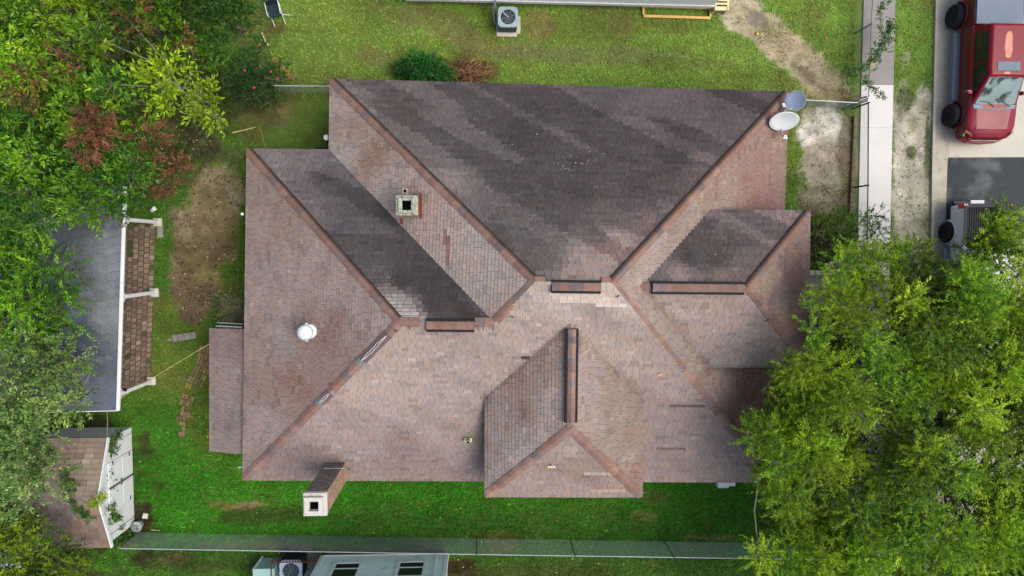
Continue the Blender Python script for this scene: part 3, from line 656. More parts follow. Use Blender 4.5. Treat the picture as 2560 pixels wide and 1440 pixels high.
# colour control points on each slope, photo pixel and colour of the shingles there
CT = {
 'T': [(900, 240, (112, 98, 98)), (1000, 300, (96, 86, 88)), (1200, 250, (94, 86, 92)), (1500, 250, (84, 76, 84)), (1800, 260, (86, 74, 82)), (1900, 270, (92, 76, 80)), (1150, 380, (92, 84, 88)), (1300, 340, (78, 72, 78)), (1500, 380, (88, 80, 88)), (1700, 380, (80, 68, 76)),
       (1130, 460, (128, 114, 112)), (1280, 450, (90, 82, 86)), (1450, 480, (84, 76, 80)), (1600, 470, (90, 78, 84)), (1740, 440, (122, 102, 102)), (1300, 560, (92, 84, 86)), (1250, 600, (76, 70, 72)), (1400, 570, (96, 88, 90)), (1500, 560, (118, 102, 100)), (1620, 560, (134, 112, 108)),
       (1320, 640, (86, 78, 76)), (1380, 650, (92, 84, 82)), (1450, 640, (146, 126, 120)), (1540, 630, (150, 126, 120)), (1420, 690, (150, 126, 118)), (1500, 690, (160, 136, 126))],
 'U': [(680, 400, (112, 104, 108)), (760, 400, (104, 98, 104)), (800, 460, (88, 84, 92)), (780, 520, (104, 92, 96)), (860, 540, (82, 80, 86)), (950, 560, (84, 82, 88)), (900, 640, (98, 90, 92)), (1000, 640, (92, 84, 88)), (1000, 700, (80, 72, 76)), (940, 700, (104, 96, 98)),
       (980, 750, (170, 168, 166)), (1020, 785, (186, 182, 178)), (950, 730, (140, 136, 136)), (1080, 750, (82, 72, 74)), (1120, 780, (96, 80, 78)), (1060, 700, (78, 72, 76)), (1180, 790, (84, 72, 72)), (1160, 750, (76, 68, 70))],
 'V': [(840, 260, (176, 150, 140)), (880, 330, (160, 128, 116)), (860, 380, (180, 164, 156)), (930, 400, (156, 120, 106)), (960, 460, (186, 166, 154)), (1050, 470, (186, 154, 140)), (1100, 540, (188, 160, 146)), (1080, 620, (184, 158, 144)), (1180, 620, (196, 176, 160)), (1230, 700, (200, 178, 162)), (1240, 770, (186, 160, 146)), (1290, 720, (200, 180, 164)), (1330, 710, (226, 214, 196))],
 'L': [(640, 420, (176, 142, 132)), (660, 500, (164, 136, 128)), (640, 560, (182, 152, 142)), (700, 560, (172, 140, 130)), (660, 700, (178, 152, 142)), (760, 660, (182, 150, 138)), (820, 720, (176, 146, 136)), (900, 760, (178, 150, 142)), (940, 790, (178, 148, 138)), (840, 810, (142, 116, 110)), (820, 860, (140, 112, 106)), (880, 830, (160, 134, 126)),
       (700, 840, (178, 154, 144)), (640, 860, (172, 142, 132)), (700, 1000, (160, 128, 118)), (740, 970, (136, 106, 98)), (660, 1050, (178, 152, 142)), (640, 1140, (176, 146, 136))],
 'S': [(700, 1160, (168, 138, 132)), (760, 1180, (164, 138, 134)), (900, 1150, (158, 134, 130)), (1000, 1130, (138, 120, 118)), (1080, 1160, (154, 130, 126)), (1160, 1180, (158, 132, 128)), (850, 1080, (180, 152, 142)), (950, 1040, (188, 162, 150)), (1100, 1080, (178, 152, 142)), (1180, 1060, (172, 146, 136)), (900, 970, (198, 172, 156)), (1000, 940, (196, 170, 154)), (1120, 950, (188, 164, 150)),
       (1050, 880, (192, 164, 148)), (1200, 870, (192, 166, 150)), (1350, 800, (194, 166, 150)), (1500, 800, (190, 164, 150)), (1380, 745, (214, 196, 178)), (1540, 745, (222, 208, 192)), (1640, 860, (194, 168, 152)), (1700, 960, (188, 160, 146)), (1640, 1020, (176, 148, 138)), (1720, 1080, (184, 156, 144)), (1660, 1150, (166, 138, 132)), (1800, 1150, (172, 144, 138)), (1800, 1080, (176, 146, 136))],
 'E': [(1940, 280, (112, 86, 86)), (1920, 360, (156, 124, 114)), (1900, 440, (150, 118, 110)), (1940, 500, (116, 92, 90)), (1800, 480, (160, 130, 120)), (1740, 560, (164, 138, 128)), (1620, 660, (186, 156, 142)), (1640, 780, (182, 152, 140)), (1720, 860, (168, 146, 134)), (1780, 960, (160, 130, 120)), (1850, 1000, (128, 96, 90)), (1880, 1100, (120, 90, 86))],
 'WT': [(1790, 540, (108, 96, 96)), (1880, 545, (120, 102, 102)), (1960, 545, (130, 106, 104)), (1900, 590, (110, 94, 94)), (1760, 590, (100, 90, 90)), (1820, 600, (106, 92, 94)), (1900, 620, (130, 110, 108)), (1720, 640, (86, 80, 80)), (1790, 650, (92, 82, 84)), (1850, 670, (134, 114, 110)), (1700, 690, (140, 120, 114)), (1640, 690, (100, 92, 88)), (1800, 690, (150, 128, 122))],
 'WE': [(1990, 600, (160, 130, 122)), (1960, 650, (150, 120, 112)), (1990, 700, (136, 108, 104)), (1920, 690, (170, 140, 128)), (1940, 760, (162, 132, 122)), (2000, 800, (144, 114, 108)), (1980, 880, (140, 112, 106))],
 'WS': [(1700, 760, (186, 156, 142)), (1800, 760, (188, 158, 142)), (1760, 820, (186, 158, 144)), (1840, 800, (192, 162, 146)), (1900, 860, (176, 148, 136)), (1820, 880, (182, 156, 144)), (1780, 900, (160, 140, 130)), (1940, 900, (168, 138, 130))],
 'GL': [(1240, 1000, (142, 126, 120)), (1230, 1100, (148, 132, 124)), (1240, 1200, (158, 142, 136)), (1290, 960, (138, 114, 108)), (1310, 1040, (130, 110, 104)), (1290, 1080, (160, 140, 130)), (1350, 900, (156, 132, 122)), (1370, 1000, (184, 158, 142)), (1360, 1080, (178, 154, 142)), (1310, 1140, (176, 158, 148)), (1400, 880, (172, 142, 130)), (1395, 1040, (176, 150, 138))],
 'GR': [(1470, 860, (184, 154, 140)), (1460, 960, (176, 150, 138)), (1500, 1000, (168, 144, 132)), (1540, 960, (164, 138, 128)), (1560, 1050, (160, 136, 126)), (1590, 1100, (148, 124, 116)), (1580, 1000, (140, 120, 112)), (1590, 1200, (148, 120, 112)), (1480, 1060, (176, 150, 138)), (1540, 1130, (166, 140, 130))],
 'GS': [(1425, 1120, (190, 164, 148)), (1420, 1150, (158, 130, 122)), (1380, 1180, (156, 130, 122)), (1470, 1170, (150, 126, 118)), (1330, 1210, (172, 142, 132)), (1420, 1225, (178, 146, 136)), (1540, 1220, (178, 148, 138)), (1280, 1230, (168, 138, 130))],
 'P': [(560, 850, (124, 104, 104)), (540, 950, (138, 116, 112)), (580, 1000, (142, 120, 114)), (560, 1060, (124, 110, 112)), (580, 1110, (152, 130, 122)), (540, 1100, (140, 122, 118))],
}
# single marks: px box, colour
MARK = [((1377, 1522, 728, 748), (204, 190, 176)), ((1390, 1545, 748, 760), (202, 190, 176)), ((1490, 1560, 756, 770), (206, 194, 180)), ((1668, 1755, 1008, 1018), (120, 100, 94)), ((1637, 1720, 1116, 1124), (132, 112, 106)), ((1113, 1122, 580, 655), (138, 108, 98)),
        ((1452, 1535, 1178, 1190), (172, 158, 150)), ((1245, 1252, 893, 904), (78, 58, 56)), ((1310, 1317, 885, 896), (84, 62, 60)), ((1016, 1028, 824, 834), (84, 62, 58)), ((1812, 1820, 805, 815), (86, 66, 64)), ((1470, 1560, 1222, 1230), (180, 156, 144)),
        ((600, 700, 0, 1), (0, 0, 0))]
# dirt and leaf mould collected along the valleys; wing-eave lines are painted shade
VALLEY_DIRT_EAVE_SHADE = [(1612, 720, 1770, 920), (1440, 835, 1608, 992), (1212, 992, 1410, 830), (1212, 992, 1212, 1200), (1770, 920, 2010, 920)]
singles = []
def slope(key, polys, parent, expo=.127, matn='shingle', tabw=(.17, .31), lift=.020, single=True, ctint=None):
    """lay shingles over coplanar convex polygons; the first polygon gives the plane, its lowest edge the eave"""
    P0 = polys[0]; n = fit_plane(P0[0], P0[1], P0[2])
    v = Vector((0, 0, 1)) - n * n.z; v.normalize(); u = v.cross(n).normalized()
    o = min((p for pl in polys for p in pl), key=lambda p: p.dot(v)); 
    loc = lambda p: ((p - o).dot(u), (p - o).dot(v))
    ct = CT[key]; cp = np.array([(c[0], c[1]) for c in ct], float); cc = np.array([c[2] for c in ct], float)
    sh = MB(); seed = sum(map(ord, key)) * 3
    for pl in polys:
        K = [loc(p) for p in pl]
        if area2(K) < 0: K = K[::-1]
        v0 = min(k[1] for k in K); v1 = max(k[1] for k in K); u0 = min(k[0] for k in K); u1 = max(k[0] for k in K)
        for k in range(int(math.floor((v0 + .03) / expo)) - 1, int(v1 / expo) + 1):
            rs = random.Random(k * 7919 + seed); uu = math.floor(u0) - 1 - rs.random() * .3
            while uu < u1:
                w_ = rs.uniform(*tabw); a, b = uu + .0045, uu + w_ - .0045; jit = rs.uniform(-.004, .004); rv = rs.random(); rv2 = rs.random(); rv3 = rs.random(); uu += w_
                if b < u0: continue
                lo = k * expo + jit; rect = [(a, lo), (b, lo), (b, (k + 1) * expo + .004), (a, (k + 1) * expo + .004)]
                C2 = clip_poly(rect, K)
                if len(C2) < 3: continue
                ar = abs(area2(C2))
                if ar < 2e-4: continue
                h = lambda q: .003 + lift * (1 - (q[1] - lo) / expo) * (1 + .3 * (rv2 - .5))
                top = [o + u * q[0] + v * q[1] + n * h(q) for q in C2]; bot = [o + u * q[0] + v * q[1] for q in C2]; m_ = len(C2)
                cx = o + u * (a + b) / 2 + v * (k + .5) * expo
                ppx, ppy = PX(np.array([cx])); ppx = ppx[0]; ppy = ppy[0]
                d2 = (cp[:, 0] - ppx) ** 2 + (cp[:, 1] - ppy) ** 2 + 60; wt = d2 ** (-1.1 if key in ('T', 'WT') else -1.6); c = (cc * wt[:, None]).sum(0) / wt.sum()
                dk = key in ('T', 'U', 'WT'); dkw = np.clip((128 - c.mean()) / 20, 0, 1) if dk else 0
                # bundles laid in diagonal steps differ a little
                bn = float(vnoise(np.array([(a + k * .21)]), np.array([k * .127 * .55]), 1.15, seed)[0]); bn2 = float(vnoise(np.array([a]), np.array([k * .9]), .8, seed + 5)[0])
                f = 1 + (min(.5, max(-.5, (bn - .52) * 14)) * .20 if dk else min(.5, max(-.5, (bn - .5) * 12)) * .08) + (bn2 - .5) * .10 + (rv - .5) * (.08 if dk else .06)
                c = c * f
                for (ax_, ay_, bx_, by_) in VALLEY_DIRT_EAVE_SHADE:
                    lx, ly = bx_ - ax_, by_ - ay_; tt = min(1, max(0, ((ppx - ax_) * lx + (ppy - ay_) * ly) / (lx * lx + ly * ly)))
                    dd = math.hypot(ppx - ax_ - tt * lx, ppy - ay_ - tt * ly) + (rv3 - .5) * 8
                    if dd < 15 and not dk: c = c * (1 - .20 * (1 - max(0, dd) / 15) * (.6 + .6 * rv2))
                if key == 'P': c = c * .6 + c.mean() * .4
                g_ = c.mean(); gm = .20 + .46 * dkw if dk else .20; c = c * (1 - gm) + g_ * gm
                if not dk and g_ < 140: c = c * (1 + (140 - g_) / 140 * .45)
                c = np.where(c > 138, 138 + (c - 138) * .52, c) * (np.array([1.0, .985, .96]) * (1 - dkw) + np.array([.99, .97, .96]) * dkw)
                if rv2 > .88: c = c * np.array([1.03, .98, .95])
                elif rv2 < .13: c = c * np.array([.95, .96, 1.0])
                elif rv3 < .04: c = c * np.array([1.06, 1.08, 1.08])
                elif rv3 > .94: c = c * .90
                for (bx, mc) in MARK:
                    if bx[0] <= ppx <= bx[1] and bx[2] <= ppy <= bx[3]: c = np.array(mc, float) * (.96 + .08 * rv)
                c = np.clip(c, 20, 240) 
                
                if ctint is not None: c = (cc * wt[:, None]).sum(0) / wt.sum() * (.83 + .05 * rv)
                faces = [tuple(range(m_))] + [(i, m_ + i, m_ + (i + 1) % m_, (i + 1) % m_) for i in range(m_)]
                lc = C(*c)
                if single and m_ == 4 and ar > .85 * expo * (b - a):
                    singles.append((cx.z + (b - a) * 2.2, top + bot, faces, lc, parent, matn, sh))
                else:
                    sh.col = lc; sh.add(top + bot, faces[:1]); sh.col = tuple(x * .45 for x in lc); sh.add(top + bot, [])
                    o_ = len(sh.v) - 2 * m_ * 1
                    for fc in faces[1:]: sh.f.append(tuple(i + o_ for i in fc)); sh.c.append(tuple(x * .32 for x in lc)); sh.mi.append(0)
    return sh
def put_shingle(b, verts, faces, lc):
    b.col = lc; b.add(verts, faces[:1]); o_ = len(b.v) - len(verts)
    for fc in faces[1:]: b.f.append(tuple(i + o_ for i in fc)); b.c.append(tuple(x * .32 for x in lc)); b.mi.append(0)  # edge faces darkened: asphalt edges plus painted course shadow
def deck(name, faces, th, parent, m):
    """roof boarding: each sloped polygon with thickness"""
    b = MB()
    for pl in faces:
        n = fit_plane(pl[0], pl[1], pl[2]); k = len(pl); top = list(pl)
        if (pl[1] - pl[0]).cross(pl[2] - pl[0]).z < 0: top = top[::-1]
        bot = [p - Vector((0, 0, th)) for p in top]
        b.add(top + bot, [tuple(range(k)), tuple(range(k, 2 * k))[::-1]] + [(i, k + i, k + (i + 1) % k, (i + 1) % k) for i in range(k)])
    return b.build(name, m, parent)
# the bottom slope is laid as two convex pieces in one plane
def on_plane(p, a, b, c):
    n = fit_plane(a, b, c); return Vector((p.x, p.y, a.z - ((p.x - a.x) * n.x + (p.y - a.y) * n.y) / n.z))
S0 = (L0, D_, Q1)
def lerp_z(p, q, z): t = (z - p.z) / (q.z - p.z); return p.lerp(q, t)
Dq = lerp_z(D_, R2, 5.46)
faces_main = {'T': [[A_, B_, R2, R1]], 'U': [[L1, Cn, Q2, Q1]], 'V': [[A_, R1, Q2, Cn]], 'L': [[L1, Q1, L0]],
              'S': [[L0, D_, on_plane(Dq, *S0), Q1], [on_plane(Q2, *S0), on_plane(Dq, *S0), on_plane(R2, *S0), on_plane(R1, *S0)]], 'E': [[B_, D_, R2]]}
roof = deck('roof', [f for k in faces_main for f in faces_main[k]], .16, house, M['felt'])
SHS = []
for k, f in faces_main.items(): SHS.append((slope(k, f, roof), roof))
wroof = deck('side_wing_roof', [[w_tl, w_tr, wr1, wr0], [w_tr, w_br, wr1], [w_br, w_bl, wr0, wr1]], .16, house, M['felt'])
for k, f in {'WT': [[w_tl, w_tr, wr1, wr0]], 'WE': [[w_tr, w_br, wr1]], 'WS': [[w_br, w_bl, wr0, wr1]]}.items(): SHS.append((slope(k, f, wroof), wroof))
groof = deck('front_wing_roof', [[g_tl, g_bl, gr1, gr0], [g_bl, g_br, gr1], [g_br, g_tr, gr0, gr1]], .16, house, M['felt'])
for k, f in {'GL': [[g_bl, g_tl, gr0, gr1]], 'GS': [[g_bl, g_br, gr1]], 'GR': [[g_br, g_tr, gr0, gr1]]}.items(): SHS.append((slope(k, f, groof), groof))
p0 = W(607, 822, 2.64); p1 = W(607, 1137, 2.64); q0 = W(524, 820, 2.24); q1 = W(524, 1128, 2.24)
p0.x += .5; p1.x += .5; p0.z = p1.z = 2.64 + .12
proof = deck('lean_to_roof', [[q0, q1, p1, p0]], .1, house, M['felt'])
SHS.append((slope('P', [[q0, q1, p1, p0]], proof), proof))
singles.sort(key=lambda s: -s[0])
for i, (zz, vv, ff, lc, par, mn, sh) in enumerate(singles):
    if i < 300:
        b = MB(); put_shingle(b, vv, ff, lc); b.build('shingle', M[mn], par)
    else: put_shingle(sh, vv, ff, lc)
byp = {}
for sh, par in SHS:
    if par not in byp: byp[par] = sh
    else:
        t = byp[par]; o_ = len(t.v); t.v += sh.v; t.f += [tuple(i + o_ for i in f) for f in sh.f]; t.c += sh.c; t.mi += sh.mi
for par, sh in byp.items(): sh.build('shingle_courses', M['shingle'], par, kind='stuff')

# ridge and hip caps
CAPC = [(150, 122, 110), (144, 116, 106), (152, 126, 114), (142, 116, 106), (138, 122, 118), (128, 114, 112), (158, 128, 114), (148, 116, 102), (146, 120, 108)]
def cap_run(a, b, par, step=.29, wid=.155, soot=0, skip=(), hgt=.02, na=None, nb=None, name='ridge_cap', thick=.016, tint=.97):
    """a (low) to b (high); soot: +1 darkens the left side, -1 the right"""
    d = (b - a).normalized()
    if abs(d.z) > .2 and name == 'ridge_cap': a = a + d * .12
    d = (b - a); Ln = d.length; d.normalize(); s = Vector((d.y, -d.x, 0)).normalized(); up = s.cross(d).normalized(); up = up if up.z > 0 else -up
    n = max(1, round(Ln / step)); st = Ln / n
    slope_drop = .40 if abs(d.z) < .05 else .30
    for i in range(n):
        t0 = i * st; 
        if any(x0 <= t0 + st / 2 <= x1 for (x0, x1) in skip): continue
        m = MB(); c0 = np.array(random.choice(CAPC), float) * random.uniform(.95, 1.05) * tint
        V = []; K = 7; cols = []
        for (t, lift) in ((t0 - .012, thick), (t0 + st + .02, .004)):
            for layer in (0, 1):
                for j in range(K):
                    x = -1 + 2 * j / (K - 1); 
                    z = hgt * (1 - abs(x) ** 1.8) - abs(x) * wid * slope_drop * .92 + lift + .03 - layer * .03
                    V.append(a + d * t + s * x * wid * (1 + random.uniform(-.03, .03)) + up * z)
        F = []; FC = []
        for j in range(K - 1):
            F.append((j, j + 1, 2 * K + j + 1, 2 * K + j)); x = -1 + 2 * (j + .5) / (K - 1)
            c = c0.copy()
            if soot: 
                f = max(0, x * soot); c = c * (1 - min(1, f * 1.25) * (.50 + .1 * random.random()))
            FC.append(C(*np.clip(c, 30, 240)))
        for j in range(K - 1): F.append((j, K + j, K + j + 1, j + 1)); FC.append(C(*(c0 * .42)))
        F.append((0, 2 * K, 3 * K, K)); FC.append(C(*(c0 * .4))); F.append((K - 1, 2 * K - 1, 4 * K - 1, 3 * K - 1)); FC.append(C(*(c0 * .4)))
        m.v = [tuple(p) for p in V]; m.f = F; m.c = FC; m.mi = [0] * len(F)
        m.build(name, M['cap'], par)
cap_run(A_, R1, house, soot=-1); cap_run(B_, R2, house, soot=1); cap_run(L1, Q1, house, soot=-1)
hip_len = (Q1 - L0).length
def frac(px): return (px - 607) / (1000 - 607)
cap_run(L0, Q1, house, skip=[(frac(906) * hip_len, frac(974) * hip_len), (frac(808) * hip_len, frac(836) * hip_len)])
cap_run(D_, R2, house); cap_run(Q2, R1, house)
cap_run(Q1, Q2, house, skip=[(.7, 2.45)]); cap_run(R1, R2, house, skip=[(.45, 2.2)])
cap_run(w_tr, wr1, house, soot=1); cap_run(w_br, wr1, house); cap_run(wr1, wr0, house, skip=[(.05, 3.3)])
cap_run(g_bl, gr1, house, tint=.98); cap_run(g_br, gr1, house); cap_run(gr1, gr0, house, skip=[(.1, 3.35)])
def ridge_vent(a, b, wid=.175, z=.05):
    d = (b - a).normalized(); s = Vector((d.y, -d.x, 0)).normalized()
    m = MB(); m.obox((a + b) / 2 + Vector((0, 0, -.02)), d * ((b - a).length / 2), s * (wid + .035), Vector((0, 0, .07)))
    v = m.build('ridge_vent', M['black'], house)
    cap_run(a + Vector((0, 0, z)) + d * .02, b + Vector((0, 0, z)) - d * .02, v, step=.24, wid=wid, hgt=.03, thick=.008, name='ridge_cap', tint=.96)
    return v
def on_ridge(px, py, z): p = W(px, py, z); return p
ridge_vent(W(1379, 716, 6.05), W(1502, 718, 6.05)); ridge_vent(W(1066, 813, 5.5), W(1186, 814, 5.5))
ridge_vent(W(1630, 719, 5.55), W(1860, 721, 5.55)); ridge_vent(W(1430, 822, 5.55), W(1427, 1056, 5.55))
# torn hip: felt strip, split silver lining and a bent metal end
def torn(x0, x1):
    f0, f1 = frac(x0), frac(x1); a = L0.lerp(Q1, f0); b = L0.lerp(Q1, f1); d = (b - a).normalized(); s = Vector((d.y, -d.x, 0)).normalized(); up = s.cross(d).normalized(); up = up if up.z > 0 else -up
    m = MB()
    for sg in (-1, 1):
        e = s * sg * .17 - up * .045
        m.add([a + up * .045, b + up * .045, b + e + up * .03, a + e + up * .03], [(0, 1, 2, 3) if sg > 0 else (3, 2, 1, 0)])
    o = m.build('bare_hip_strip', mat('worn_underlay', C(112, 94, 94), rough=.9, var=.25, scale=12), house); o['label'] = 'hip stripped of its caps'
    n = 14; t = MB()
    for sg in (-1, 1):
        pts = []
        for i in range(n + 1):
            w_ = math.sin(math.pi * i / n) * .035 + .006; pts.append(a.lerp(b, .04 + .9 * i / n) + s * (sg * w_ + random.uniform(-.012, .012)) + up * (.06 + random.uniform(0, .01)))
        t.tube(pts, .010, 4)
    t.build('torn_lining', M['white'], house)
    k = MB(); pts = [a.lerp(b, .06) + s * (x * .17) + up * (.075 - abs(x) ** 1.7 * .07) for x in np.linspace(-1, 1, 7)]; q = [p - d * .17 + up * .004 for p in pts]
    k.add(pts + q + [p - up * .02 for p in q], [(i, i + 1, 8 + i, 7 + i) for i in range(6)] + [(7 + i, 8 + i, 15 + i, 14 + i) for i in range(6)]); k.build('metal_end_cap', mat('grey_metal_end', C(122, 132, 126), rough=.6, var=.1), house)
torn(910, 974); torn(812, 836)
# small dark nicks beside the caps
nk = MB()
for (x, y, z, ang) in [(1195, 821, 5.52, 1.57), (1208, 822, 5.52, 1.57), (1233, 822, 5.5, 1.57), (1281, 792, 5.6, -.6), (1545, 741, 5.9, .5), (990, 827, 5.4, -.6), (1918, 800, 5.15, .6), (1024, 820, 5.48, 1.57)]:
    p = W(x, y, z + .06); d = Vector((math.cos(ang), math.sin(ang), 0)) * .06; nk.obox(p, d, Vector((-d.y, d.x, 0)) * .22, Vector((0, 0, .012)))
nk.build('lifted_cap_edge', M['black'], house)
# walls under the eaves
wl_ = MB()
ins = .45
def wallbox(x0, y0, x1, y1, zt): wl_.box((x0, y0, 0), (x1, y1, zt))
wallbox(A_.x + ins, L0.y + ins, min(B_.x, D_.x) - ins, A_.y - ins - .3, ZE - .05)
wallbox(L1.x + ins, L0.y + ins + .003, A_.x + ins + .2, L1.y - ins, ZE - .06)
wl_.box((w_tl.x - .4, w_bl.y + .35, 2.5), (w_tr.x - .3, w_tl.y - .35, ZW - .04))
wl_.box((g_bl.x + .3, g_bl.y + .35, 2.5), (g_br.x - .3, g_tl.y + .6, ZW - .05))
wl_.box((w_tr.x - .9, w_bl.y + .36, 0), (w_tr.x - .31, w_tl.y - .36, ZW - .05))
wl_.box((g_bl.x + .31, g_bl.y + .36, 0), (g_br.x - .31, g_bl.y + 1, ZW - .06))
wl_.build('wall', M['brick'], house)
def house_window(x, y, nx, ny, zs, zt, w):
    t = Vector((-ny, nx, 0)); n = Vector((nx, ny, 0)); c = Vector((x, y, 0)) + n * .02
    f = MB()
    for sg in (-1, 1): f.obox(c + t * sg * (w / 2) + Vector((0, 0, (zs + zt) / 2)), t * .04, n * .03, Vector((0, 0, (zt - zs) / 2 + .04)))
    for z in (zs, zt): f.obox(c + Vector((0, 0, z)), t * (w / 2 - .04), n * .03, Vector((0, 0, .04)))
    wn_ = f.build('window', M['trim'], house); g = MB(); g.obox(c + Vector((0, 0, (zs + zt) / 2)), t * (w / 2 - .04), n * .01, Vector((0, 0, (zt - zs) / 2 - .04))); g.build('pane', M['glass'], wn_)
for x in (-6.2, -1.6, 7.0, 8.8): house_window(x, L0.y + ins, 0, -1, 1.0, 2.2, 1.1)
for x in (1.9, 3.7): house_window(x, g_bl.y + .35, 0, -1, 1.0, 2.3, 1.2)
for x in (-3.5, 1.0, 5.0, 8.0): house_window(x, A_.y - ins - .3, 0, 1, 1.0, 2.2, 1.1)
for y in (-6.5, -1.5, 1.5): house_window(L1.x + ins, y, -1, 0, 1.0, 2.2, 1.1)
fs = MB()
for (a, b) in [(A_, B_), (L1, Cn), (L1, L0), (L0, D_), (Cn, A_), (w_tl, w_tr), (w_tr, w_br), (w_br, w_bl), (g_tl, g_bl), (g_bl, g_br), (g_br, g_tr)]:
    fs.bar(a - Vector((0, 0, .13)), b - Vector((0, 0, .13)), .03, .18)
fs.build('fascia', mat('brown_fascia', C(110, 86, 78), rough=.7), house)
pb = MB()
for (x, y) in [(534, 830), (534, 1120)]: q = W(x, y, 2.2); pb.box((q.x, q.y - .05, 0), (q.x + .1, q.y + .05, 2.2))
pb.box((q0.x + .3, q1.y + .3, 0), (p0.x, q0.y - .3, 2.1)); pb.build('lean_to_wall', M['brick'], house)
gt = MB(); a = W(540, 815, 2.3); b = W(606, 818, 2.5); gt.tube([a, b], .03, 6); gt.tube([a + Vector((0, .12, -.1)), b + Vector((0, .1, -.1))], .02, 6); gt.build('gutter_pipe', M['galvdull'], house)
# plumbing pipes through the roof
def zroof_S(p): return on_plane(p, *S0).z
def vent_pipe(px, py, key, h, r, plate, label):
    z = key; p = W(px, py, z + h); p.z = z
    v = MB(); m2 = MB(); m2.obox(p + Vector((plate[0], plate[1], .02)), Vector((plate[2], 0, 0)), Vector((0, plate[3], 0)), Vector((0, 0, .02)))
    v.lathe([(r * 1.15, 0), (r * 1.1, h * .3), (r, h * .35), (r, h), (r * .72, h), (r * .72, h - .15)], p, 14)
    o = v.build('vent_pipe', M['white'] if r < .07 else M['oldcon'], house, smooth=False); o['label'] = label
    m2.build('flashing', M['palewood'], o)
    MB().lathe([(r * .7, h - .14), (r * .7, h - .1)], p, 12).build('pipe_bore_depth_shade', M['soot'], o)
vent_pipe(1012, 477, 4.7, .32, .075, (-.03, .0, .09, .09), 'pipe with pale flashing above the concrete capped chimney')
vent_pipe(1170, 1106, 3.7, .3, .07, (0, .0, .13, .07), 'pipe on the lower slope left of the front wing')
vent_pipe(1381, 1166, 4.88, .16, .035, (-.02, -.06, .13, .025), 'thin white pipe on the front wing slope')
# concrete capped chimney on the roof
def chim_small():
    z0 = 4.2; zt = 5.75
    c = W(1016, 513, zt); o = MB(); o.box((c.x - .29, c.y - .27, z0 - .3), (c.x + .29, c.y + .27, zt - .2))
    ch = o.build('chimney', M['orange'], house); ch['label'] = 'orange chimney with a mossy concrete cap'
    k = MB(); 
    def ring(hw, hd, ihw, ihd, za, zb):
        k.box((c.x - hw, c.y - hd, za), (c.x - ihw, c.y + hd, zb)); k.box((c.x + ihw, c.y - hd, za), (c.x + hw, c.y + hd, zb))
        k.box((c.x - ihw, c.y - hd, za), (c.x + ihw, c.y - ihd, zb)); k.box((c.x - ihw, c.y + ihd, za), (c.x + ihw, c.y + hd, zb))
    ring(.35, .32, .14, .15, zt - .2, zt - .08); ring(.27, .25, .14, .15, zt - .08, zt)
    k.build('chimney_cap', M['oldcon'], ch, bevel=.03)
    MB().box((c.x - .139, c.y - .149, zt - .3), (c.x + .139, c.y + .149, zt - .13)).build('flue_depth_shade', M['soot'], ch)
    f = MB(); a = W(1051, 512, 4.62); f.box((a.x - .035, a.y - .45, a.z - .1), (a.x + .045, a.y + .4, a.z + .07)); f.build('rusty_flashing', M['rustbar'], ch)
    f = MB(); a = W(1003, 553, 4.4); f.box((a.x - .05, a.y - .1, a.z - .1), (a.x + .05, a.y + .12, a.z + .05)); f.build('rusty_flashing', M['rustbar'], ch)
    f = MB(); a = W(1045, 516, 4.55); f.box((a.x - .03, a.y - .26, a.z - .2), (a.x + .03, a.y + .3, a.z + .08)); f.build('lead_flashing', M['oldcon'], ch)
chim_small()
